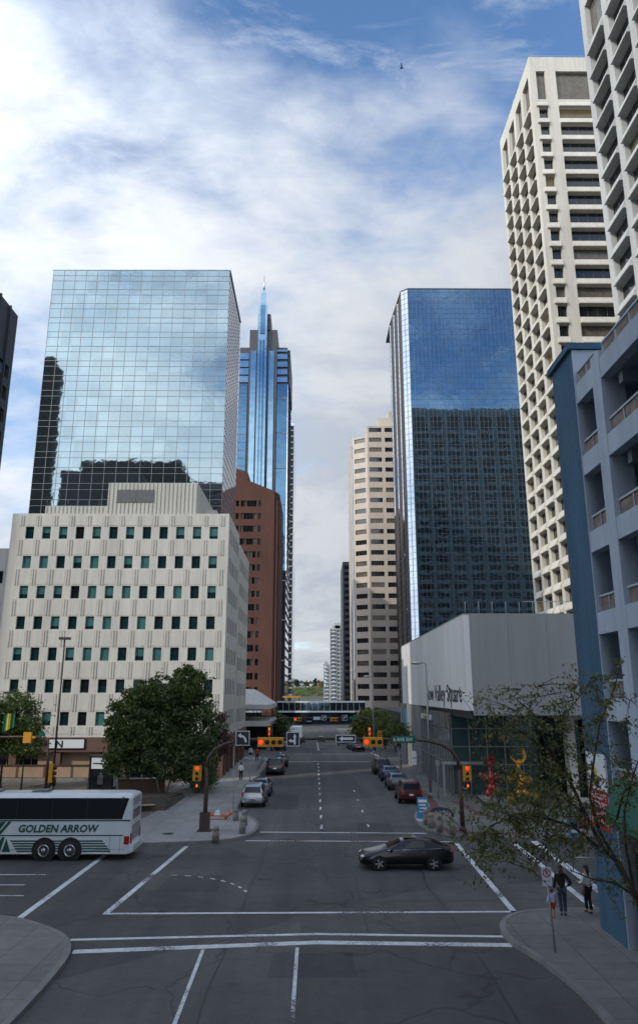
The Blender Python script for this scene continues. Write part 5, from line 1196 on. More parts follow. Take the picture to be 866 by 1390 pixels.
s_=sign(t,5.1,6.65,5.50,5.96,53.35,'signgreen','',border='signgreen',name='street_name_sign'); text('6 AVE SW',.30,M['signwhite'],s_,frame(0,53.33-.01,1,0),5.19,5.63,.01,.004,.004,sx=.98)
head_v(t,9.95,53.35,3.15,4.1,['red_on','lens_off','lens_off'])
# second junction masts
t=thing('traffic_signal_mast','far signal mast on the left of the second junction','traffic signal',(-6.6,125,.14),G)
b=MB(); b.tube([(-6.6,125,.14),(-6.6,125,4.2)],[.14,.12],8); b.build('pole',M['polebrown'],t)
b=MB(); b.tube([(-6.6,125,4.2),(-5.8,125,4.7),(-4.5,125,4.9),(.8,125,4.95)],.1,8); b.build('mast_arm',M['polebrown'],t)
head_h(t,-3.2,-2.0,4.45,5.0,124.8,['red_on','lens_off','lens_off']); sign(t,-.2,.9,4.65,5.1,124.8,'signwhite','left'); sign(t,-1.2,-.5,4.4,4.5,124.8,'signblack','')
t=thing('traffic_signal_mast','far signal mast on the right of the second junction with a green sign','traffic signal',(9.3,125,.14),G)
b=MB(); b.tube([(9.3,125,.14),(9.3,125,4.2)],[.14,.12],8); b.build('pole',M['polebrown'],t)
b=MB(); b.tube([(9.3,125,4.2),(8.7,125,4.7),(7.5,125,4.9),(.8,125,4.95)],.1,8); b.build('mast_arm',M['polebrown'],t)
sign(t,1.1,1.85,4.6,5.3,124.8,'signblack','curve_r'); head_h(t,2.4,3.6,4.45,5.0,124.8,['sigyel','lens_off','lens_off']); sign(t,4.3,5.1,4.55,5.35,124.8,'signblack','curve_r'); sign(t,5.5,6.7,4.7,5.2,124.8,'signgreen','',border='signgreen')
head_v(t,4.0,127,2.4,3.3,['org_on','lens_off','lens_off'],ped=False) if 0 else None
t=thing('traffic_signal','pair of yellow pedestal signals at the right corner of the second junction','traffic signal',(8.7,108,.14))
b=MB(); b.tube([(8.7,108,.14),(8.7,108,3.6)],.06,8); b.build('pole',M['polegrey'],t); head_v(t,8.7,107.9,2.9,3.8,['sigyel','lens_off','lens_off'])
# left plaza mast, seen from behind, and the tall lamp post
t=thing('traffic_signal_mast','dark signal mast behind the coach with its arm reaching left','traffic signal',(-23.3,71.5,.14),G)
b=MB(); b.tube([(-23.3,71.5,.14),(-23.35,71.5,3.2),(-23.5,71.5,4.3)],[.15,.13,.11],10); b.build('pole',M['polebrown'],t)
b=MB(); b.tube([(-23.5,71.5,4.2),(-23.8,71.5,4.75),(-24.5,71.5,4.98),(-31,71.5,4.9)],[.11,.1,.09,.07],8); b.build('mast_arm',M['polebrown'],t)
b=MB(); b.box(-25.6,-24.9,71.2,71.45,4.45,5.35); hd=b.build('signal_head',M['sigyel'],t); b=MB(); b.box(-24.9,-24.55,71.25,71.4,4.85,5.0); b.build('visor',M['sigyel'],hd)
b=MB(); b.box(-23.1,-22.75,71.2,71.6,1.2,2.7); hd=b.build('signal_head',M['sigyel'],t)
for z in (2.4,1.95,1.5): b=MB(); b.tube([(-22.75,71.4,z),(-22.5,71.4,z-.02)],[.16,.16],10); b.build('visor',M['lens_off'],hd)
sg=sign(t,-30.6,-28.2,4.3,5.3,71.3,'signblack','left'); 
sg2=sign(t,-24.3,-23.7,5.0,5.3,71.3,'signgreen','',border='signgreen')
def lamp(label,x,y,h,mat,kind,g='street lamps'):
    t=thing('street_lamp',label,'street lamp',(x,y,.14),g); b=MB(); b.lathe((x,y,.14),[(.2,0),(.18,.25),(.11,.4)],10); b.tube([(x,y,.5),(x,y,h)],[.11,.07],10); b.build('pole',M[mat],t)
    if kind=='box': b=MB(); b.box(x-.50,x+.50,y-.3,y+.3,h,h+.22); b.build('lamp_head',M[mat],t)
    else:
        b=MB(); b.tube([(x,y,h-.05),(x-.5,y,h+.12)],.045,6); b.build('bracket',M[mat],t); b=MB(); b.ball((x-.85,y,h+.05),.42,0,1.15,.42,.38,12); b.build('lamp_head',M['steel'],t)
    return t
lamp('tall dark lamp post with flat box head standing behind the coach','-' and -23.9,75,13.6,'poledark','box')
lamp('tall grey lamp post in front of the raised letters on the right',9.85,69.8,11.2,'polegrey','cobra')
lamp('far grey lamp post among the street trees on the right',8.6,118,11,'polegrey','cobra')
lamp('small dark lamp with clustered heads above the left street trees',-29.4,77,8.6,'poledark','box')
# flags on the left
t=thing('flag_pole','pole with two drooping green and yellow banners among the left street trees','flag pole',(-28.6,73,.14))
b=MB(); b.tube([(-28.6,73,.14),(-28.6,73,7.2)],[.07,.05],8); b.tube([(-29.6,73,6.9),(-27.6,73,6.9)],.03,6); b.build('pole',M['poledark'],t)
for x in (-29.5,-28.2):
    b=MB()
    for k in range(6):
        a0=k/6; a1=(k+1)/6; yy=lambda a:73+.12*math.sin(a*9)
        b.face([(x+a0,yy(a0),5.2+.5*a0),(x+a1,yy(a1),5.2+.5*a1),(x+a1,yy(a1),6.88),(x+a0,yy(a0),6.88)],1 if k in(2,3) else 0)
    b.build('banner',[M['flaggreen'],M['flagyellow']],t)
# thin sign poles
def signpole(label,x,y,h,shape,cat='sign',lean=0):
    t=thing('sign_post',label,cat,(x,y,.14)); b=MB(); b.tube([(x,y,.14),(x-lean,y,h)],.035,8); b.build('post',M['polegrey'],t); x-=lean
    if shape=='no_parking':
        b=MB(); b.box(x-.17,x+.17,y-.06,y-.04,h-.55,h+.05); p_=b.build('sign_plate',M['signwhite'],t)
        b=MB()
        for k in range(20):
            a0=k*math.pi/10; a1=(k+1)*math.pi/10; q=lambda r,a:(x+r*math.cos(a),y-.064,h-.14+r*math.sin(a)); b.face([q(.13,a0),q(.13,a1),q(.155,a1),q(.155,a0)] if 0 else [q(.105,a0),q(.105,a1),q(.14,a1),q(.14,a0)])
        b.face([(x-.09,y-.067,h-.04),(x-.07,y-.067,h-.02),(x+.09,y-.067,h-.24),(x+.07,y-.067,h-.26)]); b.build('prohibition_ring',M['signred'],p_)
        b=MB(); fr=frame(x,y-.062,1,0)
        b.fbox(fr,-.035,-.012,h-.22,h-.07,0,.001); b.fbox(fr,-.012,.035,h-.095,h-.07,0,.001); b.fbox(fr,-.012,.035,h-.155,h-.13,0,.001); b.fbox(fr,.015,.04,h-.14,h-.08,0,.0015)
        b.fbox(fr,-.11,.11,h-.40,h-.385,0,.002); b.fbox(fr,-.11,-.06,h-.42,h-.365,0,.0025); b.build('sign_symbol',M['signblack'],p_)
    elif shape=='double':
        for z in(h-.1,h-.75): b=MB(); b.box(x-.22,x+.22,y-.06,y-.04,z-.5,z+.05); b.build('sign_plate',M['signwhite'],t)
    else:
        b=MB(); b.box(x-.16,x+.16,y-.06,y-.04,h-.45,h); b.build('sign_plate',M['polegrey'],t)
signpole('thin post with a no parking sign on the near right pavement',8.25,29.6,2.75,'no_parking',lean=.12)
signpole('thin grey sign post on the left pavement beside the fallen barricade',-5.75,58.6,3.4,'plain')
signpole('second thin sign post on the left pavement near the silver vehicle',-6.3,80,2.8,'plain')
signpole('post with two white plates on the right pavement beside the red vehicle',9.1,74.5,3.6,'double')
signpole('thin post on the right pavement next to the tall grey lamp',10.4,69,3.2,'plain')
signpole('short post with a small green marker near the podium pillars',9.6,92,2.4,'plain')
# bollards
def bollard(loc,label,h=.85,r=.2,group=None):
    o=thing('bollard',label,'bollard',(0,0,0),group)
    b=MB(); b.lathe((0,0,0),[(r,0),(r,h*.62),(r*.84,h*.66),(r*.84,h*.70),(r*1.0,h*.73),(r*.95,h*.88),(r*.6,h*.97),(.02,h)],16); b.build('post',M['bollard'],o)
    b=MB(); b.lathe((0,0,0),[(r*1.03,h*.30),(r*1.05,h*.32),(r*1.05,h*.36),(r*1.03,h*.38)],16); b.build('band',M['kerbc'],o)
    o.location=loc; return o
GB='concrete bollards round the street corners'
bl=[((-5.85,51.7),'concrete bollard nearest the junction on the left corner, left of the others'),((-5.2,57.0),'concrete bollard closest to the fallen barricade'),((-4.35,57.2),'rearmost concrete bollard at the left kerb tip'),((-4.55,54.9),'concrete bollard in front of the rearmost one at the left kerb tip'),((7.95,57.0),'concrete bollard beside the blue signboard'),((8.35,55.8),'second concrete bollard from the blue signboard'),((8.95,54.9),'concrete bollard standing below the blue bicycle rack'),((9.85-1.0+.9,53.9),'concrete bollard next to the right signal mast')]
bl[7]=((8.95+1.0-.35,54.1),bl[7][1])
def gpt(u,v):
    x=(u-433)/1040; y=(650-v)/1040; fwd=math.cos(P)-y*math.sin(P); up=math.sin(P)+y*math.cos(P); tt=(CAMH-.14)/-up; return (tt*(x+math.tan(yaw)*fwd),tt*fwd)
BU=[(293,1141,.82),(320,1114,.82),(331.5,1120,.98),(329,1131,1.0),(578.5,1120,1.02),(585,1124,.95),(597,1129,1.0),(613,1132,1.0)]
for (q,lb),(u,v,h) in zip(bl,BU):
    x,y=gpt(u,v); bollard((x,y,.14),lb,h,.21,GB)
# fallen barricade
x,y=gpt(306,1112)
t=thing('barricade','orange and white folding barricade fallen over on the left pavement','barricade',(x,y,.14))
b=MB(); b.hexa([(x-1.1,y-.1,.35),(x+.15,y-.15,.30),(x+.15,y+.15,.30),(x-1.1,y+.2,.35),(x-1.1,y-.1,.50),(x+.15,y-.15,.42),(x+.15,y+.15,.42),(x-1.1,y+.2,.50)]); b.build('board',M['orange'],t)
b=MB(); b.hexa([(x-.8,y-.12,.42),(x-.35,y-.14,.42),(x-.35,y+.1,.42),(x-.8,y+.1,.42),(x-.7,y-.1,.72),(x-.45,y-.1,.80),(x-.45,y-.06,.80),(x-.7,y-.06,.72)]); b.build('board',M['white'],t)
for q in (((x-.05,y,.2),(x+.75,y,.75)),((x+.2,y+.1,.72),(x+.8,y-.1,.16)),((x+.05,y-.1,.15),(x+.35,y,.6))): b=MB(); b.tube(q,.055,6); b.build('leg',M['orange'],t)
b=MB(); b.tube([(x-1.1,y-.2,.18),(x+.1,y-.25,.18)],.04,6); b.build('crossbar',M['tanwall'],t)
# blue A-board, bicycle rack
x,y=gpt(574,1114)
t=thing('signboard','blue and white folding signboard on the right kerb in front of the red vehicle','signboard',(x,y,.14))
b=MB(); b.hexa([(x-.36,y-.22,.30),(x+.36,y-.22,.30),(x+.36,y-.18,.30),(x-.36,y-.18,.30),(x-.36,y-.02,1.65),(x+.36,y-.02,1.65),(x+.36,y+.02,1.65),(x-.36,y+.02,1.65)]); pb=b.build('front_board',M['signblue'],t)
b=MB(); yz=lambda z:y-.225+.2*(z-.3)/1.35-.006
for (a_,c_,z0,z1) in ((-.3,.3,1.32,1.5),(-.26,.2,1.12,1.2),(-.2,.28,.92,1.0),(-.28,.1,.72,.78)): b.hexa([(x+a_,yz(z0),z0),(x+c_,yz(z0),z0),(x+c_,yz(z0)+.004,z0),(x+a_,yz(z0)+.004,z0),(x+a_,yz(z1),z1),(x+c_,yz(z1),z1),(x+c_,yz(z1)+.004,z1),(x+a_,yz(z1)+.004,z1)])
b.build('board_marking',M['signwhite'],pb)
b=MB(); b.hexa([(x-.36,y+.22,.16),(x+.36,y+.22,.16),(x+.36,y+.26,.16),(x-.36,y+.26,.16),(x-.36,y+.03,1.65),(x+.36,y+.03,1.65),(x+.36,y+.05,1.65),(x-.36,y+.05,1.65)]); b.build('rear_board',M['signblue'],t)
b=MB(); b.box(x-.42,x+.42,y-.35,y+.35,.14,.24); b.build('base',M['white'],t)
x,y=gpt(600,1117)
t=thing('bicycle_rack','dark blue arched bicycle rack on the right pavement behind the bollards','bicycle rack',(x,y,.14))
for dy in (0,.5):
    b=MB(); b.tube([(x-.75,y+dy,.14),(x-.78,y+dy,.7),(x-.55,y+dy,.95),(x,y+dy,1.02),(x+.55,y+dy,.95),(x+.78,y+dy,.7),(x+.75,y+dy,.14)],.045,8); b.build('hoop',M['navy'],t)
for k in range(5): b=MB(); xx=x-.55+k*.27; b.tube([(xx,y,.97),(xx+.1,y+.25,.78),(xx,y+.5,.97)],.03,6); b.build('bar',M['navy'],t)
# newspaper boxes
for i,(u,v,mt,lb) in enumerate(((779,1139,'signblue','blue newspaper box on the far right pavement, left of the red one'),(791,1138,'signred','red newspaper box on the far right pavement beside the blue one'))):
    x,y=gpt(u,v); t=thing('newspaper_box',lb,'newspaper box',(x,y,.14)); b=MB(); b.box(x-.27,x+.27,y-.22,y+.22,.45,1.2); b.box(x-.2,x+.2,y-.15,y+.15,.14,.45); b.build('cabinet',M[mt],t); b=MB(); b.box(x-.2,x+.2,y-.235,y-.22,.75,1.1); b.build('window',M['darkpane'],t); b=MB(); b.box(x-.2,x+.2,y-.232,y-.22,.52,.68); b.build('label_panel',M['signwhite'],t)
# sculptures
x,y=14.75,68.2
t=thing('sculpture','glossy red jack like sculpture under the podium overhang','sculpture',(x,y,.14))
b=MB(); S_=lambda a,c,z,dy=0:(x+a,y+dy,z)
b.tube([S_(0,0,1.1),S_(0,0,1.9),S_(0,0,2.7)],[.30,.22,.20],12); b.ball(S_(0,0,2.95),.30,0); 
for k in range(10):
    pass
b.tube([S_(-.05,0,1.7),S_(-.55,0,1.95),S_(-1.0,0,2.25)],[.2,.15,.12],10); b.tube([S_(.05,0,1.7),S_(.5,0,1.9),S_(.85,0,2.15)],[.2,.16,.13],10)
b.ball(S_(0,0,1.1),.42,0); b.tube([S_(-.1,0,1.0),S_(-.45,0,.75,-.3),S_(-.35,0,.35,-.4)],[.26,.22,.17],10); b.tube([S_(.2,0,1.0),S_(.6,0,.8),S_(1.1,0,.4)],[.26,.18,.13],10); b.tube([S_(.1,0,1.0,.2),S_(.5,0,.8,.5),S_(.8,0,.35,.6)],[.24,.18,.14],10); b.ball(S_(-.35,0,.35,-.4),.2,0)
b.build('figure',M['redgloss'],t)
b=MB(); b.tube([(x+.3*math.cos(k*math.pi/6),y-.02,3.25+.26*math.sin(k*math.pi/6)) for k in range(13)],.09,8); b.build('ring',M['redgloss'],t)
b=MB(); b.box(x-1.0,x+1.9,y-.6,y+.8,.14,.42); b.build('plinth',M['greyconc'],t)
x,y=16.6,66.2
t=thing('sculpture','glossy yellow stacked tube sculpture half hidden by the foreground tree','sculpture',(x,y,.14))
b=MB(); b.tube([S_(0,0,1.0),S_(.05,0,1.8),S_(0,0,2.6)],[.30,.26,.24],12); b.tube([S_(-.7,0,2.0),S_(0,0,2.15),S_(.75,0,1.95)],[.22,.26,.22],10); b.ball(S_(.75,0,1.9),.30,0); b.ball(S_(-.75,0,1.95),.28,0)
b.tube([S_(0,0,1.1),S_(-.55,0,.9),S_(-.8,0,.55),S_(-.8,0,.14)],[.3,.28,.24,.2],10); b.tube([S_(0,0,1.1),S_(.6,0,.75),S_(1.2,0,.7),S_(1.25,0,.14)],[.28,.26,.24,.18],10); b.ball(S_(1.2,0,.75),.28,0)
b.tube([S_(-.1,0,2.6),S_(-.05,0,3.2)],[.2,.15],10); b.build('figure',M['yelgloss'],t)
b=MB(); b.tube([(x+.55*math.cos(a),y,3.75+.5*math.sin(a)) for a in [math.pi*(1.0+k/8) for k in range(9)]]+[(x+.4,y,4.35)],[.12]*4+[.2]*2+[.14]*4,8); b.ball(S_(.0,0,3.25),.24,0); b.build('horn',M['yelgloss'],t)
# plaza furniture on the left
t=thing('parking_pay_kiosk','dark glazed kiosk with a white header panel and diamond emblem behind the coach','kiosk',(-19.6,76,.15))
b=MB(); b.box(-20.7,-18.5,75.4,76.6,.15,2.9); b.build('body',M['darkpane'],t)
b=MB(); b.box(-20.75,-18.3,75.25,76.8,3.0,3.1); b.box(-20.75,-20.6,75.3,75.4,.15,3.0); b.box(-18.75,-18.5,75.3,75.4,.15,3.0); b.build('frame',M['black'],t)
b=MB(); b.box(-20.55,-18.8,75.32,75.4,1.95,2.9); hp=b.build('header_panel',M['signwhite'],t); b=MB(); b.box(-18.45,-18.38,75.4,76.6,.4,2.9); b.build('side_panel',M['signwhite'],t)
def diamond(b,cx,cz,r,y): b.face([(cx-r,y,cz),(cx,y,cz-r),(cx+r,y,cz),(cx,y,cz+r)])
b=MB(); diamond(b,-19.15,2.42,.3,75.30); b.build('emblem',M['signred'],hp); b=MB(); diamond(b,-19.15,2.42,.19,75.29); b.build('emblem_centre',M['signwhite'],hp); b=MB(); b.box(-20.4,-19.6,75.30,75.319,2.36,2.46); b.build('panel_lettering',M['signblack'],hp)
b=MB(); b.box(-19.9,-19.4,75.33,75.39,.6,1.4); b.ball((-19.6,75.35,1.5),.1,0); b.build('machine',M['louvre'],t)
t=thing('low_wall','low tan panelled wall with dark posts in front of the brown ground floor','wall',(-38,82.6,.15))
for k in range(16):
    xx=-19.0-k*2.75; b=MB(); b.box(xx-2.65,xx,82.5,82.7,.5,1.55); b.build('panel',M['tanwall'],t)
for k in range(17):
    xx=-18.95-k*2.75; b=MB(); b.box(xx-.1,xx+.1,82.45,82.75,.15,1.7); b.build('post',M['brown_stone'],t)
b=MB(); b.box(-63,-18.9,82.4,82.8,1.58,1.68); b.build('top_rail',M['poledark'],t); b=MB(); b.box(-63,-18.9,82.2,82.9,.15,.45); b.build('base',M['kerbc'],t)
t=thing('planter_bench','dark timber planter wall with a built in bench beside the left pavement','planter',(-13,63,.14))
b=MB(); b.hexa([(-15.3,61.6,.14),(-11.6,62.6,.14),(-11.6,63.0,.14),(-15.3,62.0,.14),(-15.3,61.6,1.15),(-11.6,62.6,1.15),(-11.6,63.0,1.15),(-15.3,62.0,1.15)]); b.hexa([(-11.6,62.6,.14),(-11.2,62.6,.14),(-11.0,70,.14),(-11.4,70,.14),(-11.6,62.6,.9),(-11.2,62.6,.9),(-11.0,70,.35),(-11.4,70,.35)]); b.build('wall',M['timber'],t)
b=MB(); b.hexa([(-14.6,61.25,.55),(-12.0,61.95,.55),(-12.0,62.45,.55),(-14.6,61.75,.55),(-14.6,61.25,.62),(-12.0,61.95,.62),(-12.0,62.45,.62),(-14.6,61.75,.62)]); b.build('seat',M['tanwall'],t)
b=MB(); b.hexa([(-15.3,62,.14),(-11.4,63,.14),(-11.2,70.3,.14),(-15.3,70.3,.14),(-15.3,62,.9),(-11.4,63,.9),(-11.2,70.3,.5),(-15.3,70.3,.5)]); b.build('soil',M['soil'],t)
t=thing('recycling_bin','blue bin at the left end of the timber planter','bin',(-15.7,61.6,.14)); b=MB(); b.hexa([(-16.05,61.3,.14),(-15.45,61.3,.14),(-15.45,61.9,.14),(-16.05,61.9,.14),(-16.1,61.25,1.1),(-15.4,61.25,1.1),(-15.4,61.95,1.1),(-16.1,61.95,1.1)]); b.build('body',M['navy'],t); b=MB(); b.box(-16.14,-15.36,61.2,62,1.1,1.18); b.build('lid',M['signblue'],t)
t=thing('planter_wall','low brown brick planter wall behind the big tree','planter',(-15,73.5,.14)); b=MB(); b.box(-17.5,-13.4,73.4,73.8,.14,1.15); b.build('wall',M['brown_stone'],t); b=MB(); b.box(-17.55,-13.35,73.35,73.85,1.15,1.25); b.build('coping',M['timber'],t)
# motorcycle behind the coach
x,y=-24.6,76.5
t=thing('motorcycle','small dark motorcycle parked behind the coach near the tall lamp post','motorcycle',(x,y,.15))
for dy in(0,1.3): b=MB(); b.lathe((x,y+dy,.45),[(.22,-.05),(.30,-.06),(.30,.06),(.22,.05)],16,0,'x'); b.build('wheel',M['rubber'],t)
b=MB(); b.ball((x,y+.6,.75),.3,0,.6,1.5,.7); b.tube([(x,y,.45),(x,y+.15,1.1)],.05,6); b.tube([(x-.35,y+.15,1.15),(x+.35,y+.15,1.15)],.03,6); b.build('frame',M['black'],t); b=MB(); b.ball((x,y+.9,.98),.22,0,.7,1.6,.4); b.build('seat',M['rubber'],t)
# street railings far left corner
t=thing('railing','grey metal railings at the left kerb by the far corner','railing',(-6.6,98,.14))
for k in range(8): b=MB(); b.tube([(-6.5,93+k*1.6,.14),(-6.5,93+k*1.6,1.15)],.035,6); b.build('post',M['polegrey'],t)
b=MB(); b.tube([(-6.5,93,1.15),(-6.5,104.2,1.15)],.03,6); b.tube([(-6.5,93,.65),(-6.5,104.2,.65)],.025,6); b.build('rail',M['polegrey'],t)
t=thing('traffic_cone','orange cone at the right corner of the second junction','traffic cone',(7.9,106,.14)); b=MB(); b.lathe((7.9,106,.14),[(.26,0),(.26,.05),(.18,.06),(.03,.75)],12); b.build('cone',M['orange'],t)
b=MB(); b.box(7.6,8.2,105.7,106.3,.12,.155); b.build('base',M['black'],t)
t=thing('fire_hydrant','yellow fire hydrant at the right corner of the second junction','fire hydrant',(8.2,108.5,.14)) if 0 else None
# bird
x,y,z=9.05,80,62.5
def skyp(u,v,Y): a=math.atan((650-v)/1040)+P; fwd=Y*math.cos(P)+math.tan(a)*Y*math.sin(P); return ((u-433)/1040*fwd+Y*math.tan(yaw),Y,CAMH+math.tan(a)*Y)
x,y,z=skyp(545,92,60)
t=thing('bird','dark bird flying high in the sky','bird',(x,y,z))
b=MB(); b.tube([(x-.35,y,z-.05),(x-.1,y,z),(x+.15,y,z+.02),(x+.32,y,z+.05)],[.03,.1,.1,.03],8); b.build('body',M['black'],t)
for sg in (1,-1): b=MB(); b.hexa([(x-.1,y,z),(x+.12,y,z),(x+.05,y+sg*.25,z+.2),(x-.1,y+sg*.25,z+.2),(x-.1,y,z+.03),(x+.12,y,z+.03),(x-.02,y+sg*.6,z+.42),(x-.14,y+sg*.6,z+.42)]); b.build('wing',M['black'],t)
t.scale=(.62,.62,.62)
# ------------------------------------------------------------------ people
def skin(name,mat,parent,V,E,Rr,root=0,sub=2):
    me=bpy.data.meshes.new(name); me.from_pydata(V,E,[]); o=bpy.data.objects.new(name,me); COL.objects.link(o)
    md=o.modifiers.new('Skin','SKIN'); md.use_smooth_shade=True
    sv=me.skin_vertices[0].data
    for i,r in enumerate(Rr): sv[i].radius=(r,r) if not isinstance(r,tuple) else r; sv[i].use_root=(i==root)
    s_=o.modifiers.new('Sub','SUBSURF'); s_.levels=sub; bpy.context.view_layer.update()
    nm=bpy.data.meshes.new_from_object(o.evaluated_get(bpy.context.evaluated_depsgraph_get())); bpy.data.objects.remove(o)
    nm.name=name; nm.materials.clear(); nm.materials.append(mat)
    for f in nm.polygons: f.use_smooth=True
    ob=bpy.data.objects.new(name,nm); COL.objects.link(ob); ob.parent=parent; return ob
def person(label,loc,rotz,scale,J,top,legs,hair,shoes='black',sleeve=2,longhair=0,short=False,group=None,fingers=True,skirt=None,extra=None,w=1.0):
    t=thing('person',label,'person',(0,0,0),group)
    D=dict(pel=(0,0,.94),sp=(0,0,1.14),ch=(0,0,1.36),nk=(0,0,1.50),hb=(0,.015,1.57),hd=(0,.02,1.655),ht=(0,.01,1.74),ls=(-.175,0,1.42),le=(-.245,-.02,1.13),lw=(-.26,.05,.89),lp=(-.265,.07,.81),rs=(.175,0,1.42),re=(.245,-.02,1.13),rw=(.26,.05,.89),rp=(.265,.07,.81),lh=(-.095,0,.90),lk=(-.11,.02,.50),la=(-.11,-.02,.09),lt=(-.12,.13,.045),rh=(.095,0,.90),rk=(.11,.02,.50),ra=(.11,-.02,.09),rt=(.12,.13,.045)); D.update(J)
    R_=dict(pel=(.15*w,.11),sp=(.13*w,.10),ch=(.16*w,.11),nk=.055,hb=.062,hd=.088,ht=.062,ls=.06,le=.045,lw=.030,lp=.036,rs=.06,re=.045,rw=.030,rp=.036,lh=.09,lk=.058,la=.038,lt=.038,rh=.09,rk=.058,ra=.038,rt=.038)
    order=list(D); V=[D[k] for k in order]; Rr=[R_[k] for k in order]; ix={k:i for i,k in enumerate(order)}
    E=[(ix[a],ix[b]) for a,b in [('pel','sp'),('sp','ch'),('ch','nk'),('nk','hb'),('hb','hd'),('hd','ht'),('ch','ls'),('ls','le'),('le','lw'),('lw','lp'),('ch','rs'),('rs','re'),('re','rw'),('rw','rp'),('pel','lh'),('lh','lk'),('lk','la'),('la','lt'),('pel','rh'),('rh','rk'),('rk','ra'),('ra','rt')]]
    if fingers:
        for sd,wk,pk in ((-1,'lw','lp'),(1,'rw','rp')):
            a=Vector(D[wk]);p_=Vector(D[pk]); d=(p_-a).normalized(); side_=Vector((0,1,0)); side_=(side_-d*side_.dot(d)).normalized(); nrm=d.cross(side_)
            for k,(of,ln) in enumerate(((-.027,.055),(-.009,.068),(.009,.064),(.027,.058))):
                b0=len(V); q=p_+side_*of+d*.028; V+= [tuple(q),tuple(q+d*ln*.6+nrm*(-sd)*.008),tuple(q+d*ln+nrm*(-sd)*.025)]; Rr+=[.010,.009,.008]; E+=[(ix[pk],b0),(b0,b0+1),(b0+1,b0+2)]
            b0=len(V); q=p_+side_*.036-d*.015; V+=[tuple(q),tuple(q+side_*.022+d*.03)]; Rr+=[.011,.009]; E+=[(ix[pk],b0),(b0,b0+1)]
    # face: nose and ears as extra short chains on the head
    h=Vector(D['hd'])
    for q,r in ((h+Vector((0,.105,-.01)),.014),(h+Vector((.092,0,-.005)),.016),(h+Vector((-.092,0,-.005)),.016)):
        V.append(tuple(q)); Rr.append(r); E.append((ix['hd'],len(V)-1))
    skin('body',M['skin'],t,V,E,Rr,ix['pel'],2)
    b=MB()
    for sx_ in (-.032,.032): b.ball((h.x+sx_,h.y+.084,h.z+.008),.011,0,seg=8)
    b.build('eyes',M['black'],t)
    def sub(name,mat,keys,edges,add,ends={}):
        V=[D[k] if k not in ends else ends[k] for k in keys]; jx={k:i for i,k in enumerate(keys)}
        Rr=[tuple(x+add for x in R_[k]) if isinstance(R_[k],tuple) else R_[k]+add for k in keys]
        return skin(name,mat,t,V,[(jx[a],jx[b]) for a,b in edges],Rr,0,2)
    L=lambda a,b,f:tuple(D[a][i]+(D[b][i]-D[a][i])*f for i in range(3))
    ends={'lw':L('le','lw',.85),'rw':L('re','rw',.85),'nk':L('ch','nk',.55)}
    keys=['sp','pel','ch','nk','ls','le','rs','re']+(['lw','rw'] if sleeve==2 else [])
    ed=[('pel','sp'),('sp','ch'),('ch','nk'),('ch','ls'),('ls','le'),('ch','rs'),('rs','re')]+([('le','lw'),('re','rw')] if sleeve==2 else [])
    R2=dict(R_); R_['lw']=.042;R_['rw']=.042; R_['nk']=.075
    if sleeve==1: ends.update({'le':L('ls','le',.75),'re':L('rs','re',.75)})
    sub('top',M[top],keys,ed,.022,ends); R_.update(R2)
    en={'la':L('lk','la',.93),'ra':L('rk','ra',.93)}
    if short: en={'la':L('lk','la',.02),'ra':L('rk','ra',.02),'lk':L('lh','lk',.85),'rk':L('rh','rk',.85)}
    R_['la']=.055; R_['ra']=.055
    sub('trousers',M[legs],['pel','lh','lk','la','rh','rk','ra'],[('pel','lh'),('lh','lk'),('lk','la'),('pel','rh'),('rh','rk'),('rk','ra')],.016,en)
    for a_,t_ in (('la','lt'),('ra','rt')):
        A=Vector(D[a_]);T_=Vector(D[t_]); skin('shoe',M[shoes],t,[(A.x,A.y-.03,A.z-.04),(A.x,A.y+.03,A.z-.045),tuple(T_)],[(0,1),(1,2)],[.05,.05,.042],0,1)
    b=MB(); b.ball((h.x,h.y-.018,h.z+.03),.107,0,.96,1.02,1.0,14)
    if longhair: b.tube([(h.x,h.y-.06,h.z+.03),(h.x,h.y-.085,h.z-.10),(h.x,h.y-.085,h.z-longhair)],[.085,.085,.05],10)
    b.build('hair',M[hair],t)
    if extra: extra(t,D)
    t.location=loc; t.rotation_euler=(0,0,rotz); t.scale=(scale,)*3; return t
x,y=gpt(765,1243)
person('adult in black hooded top and jeans holding a small child by the hand',(x,y,.14),R(-8),1.03,dict(le=(-.25,-.01,1.13),lw=(-.30,.03,.90),lp=(-.32,.03,.82),re=(.36,-.12,1.17),rw=(.22,.04,1.02),rp=(.17,.08,.98),rk=(.10,.05,.50),ra=(.08,-.02,.09),rt=(.09,.13,.045),lk=(-.08,-.0,.50),la=(-.07,-.05,.09),lt=(-.08,.1,.045)),'blackcloth','jeans','hairred','jeans',longhair=.17,extra=lambda t,D:(lambda b:(b.ball((0,-.10,1.47),.12,0,1.1,.6,.7),b.build('hood',M['blackcloth'],t)))(MB()))
x,y=gpt(753,1247)
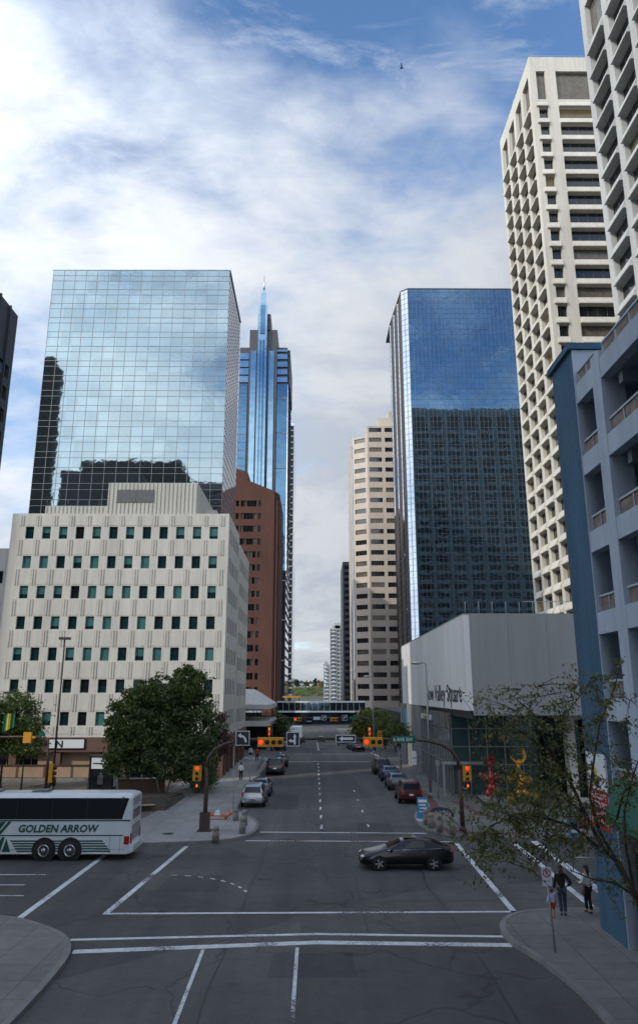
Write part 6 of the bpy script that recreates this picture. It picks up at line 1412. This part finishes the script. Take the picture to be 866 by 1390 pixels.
person('small child in blue and white shirt and red shorts beside the adult in black',(x-.05,y,.14),R(20),.60,dict(sp=(-.05,0,1.10),ch=(-.08,.0,1.30),nk=(-.04,.02,1.44),hb=(-.02,.04,1.50),hd=(.0,.05,1.60),ht=(.01,.05,1.70),ls=(-.23,0,1.34),le=(-.36,.0,1.10),lw=(-.36,.1,.90),lp=(-.36,.12,.83),rs=(.08,0,1.37),re=(.26,.02,1.46),rw=(.42,.03,1.52),rp=(.47,.03,1.53)),'bluewhite','redcloth','hair','redcloth',sleeve=2,short=True,w=1.15)
x,y=gpt(800,1240)
def bag(t,D):
    b=MB(); b.ball((-.20,.06,.88),.17,0,.9,.45,1.1); b.build('handbag',M['bluewhite'] if 0 else M['rust'],t); b=MB(); b.tube([(-.17,.0,1.42),(-.24,.1,1.2),(-.22,.08,.98)],.012,6); b.build('bag_strap',M['black'],t)
person('woman in white top and black trousers with long dark hair, by the blue garage',(x,y,.14),R(38),1.0,dict(le=(-.25,.05,1.15),lw=(-.20,.22,1.10),lp=(-.17,.28,1.12),lk=(-.04,.08,.50),la=(.05,.12,.09),lt=(.05,.27,.045),rk=(.06,-.02,.50),ra=(-.02,-.14,.09),rt=(-.02,.01,.045)),'whitecloth','blackcloth','hair','black',longhair=.30,extra=bag,w=.85)
def fp(label,u,v,rz,top,legs,hair='hair',sc=1.0,J={}):
    x,y=gpt(u,v); return person(label,(x,y,.14),rz,sc,J,top,legs,hair,fingers=False)
wk=dict(lk=(-.10,.12,.51),la=(-.10,.10,.10),lt=(-.10,.25,.05),rk=(.10,.02,.50),ra=(.10,-.18,.11),rt=(.10,-.04,.05))
fp('man in white shirt and dark trousers walking on the left pavement',327,1060,0,'whitecloth','blackcloth',J=wk)
fp('person in a red jacket on the left pavement near the railings',349,1034,R(20),'redcloth','navy',J=wk)
fp('person in a white top standing at the shopfronts on the far left pavement',340,1032,R(160),'whitecloth','navy')
fp('person in an orange vest near the far right pillars',537,1022,R(90),'orange','navy',J=wk)
fp('person in dark clothes crossing near the far right lamp post',497,1012,R(60),'blackcloth','navy',J=wk)
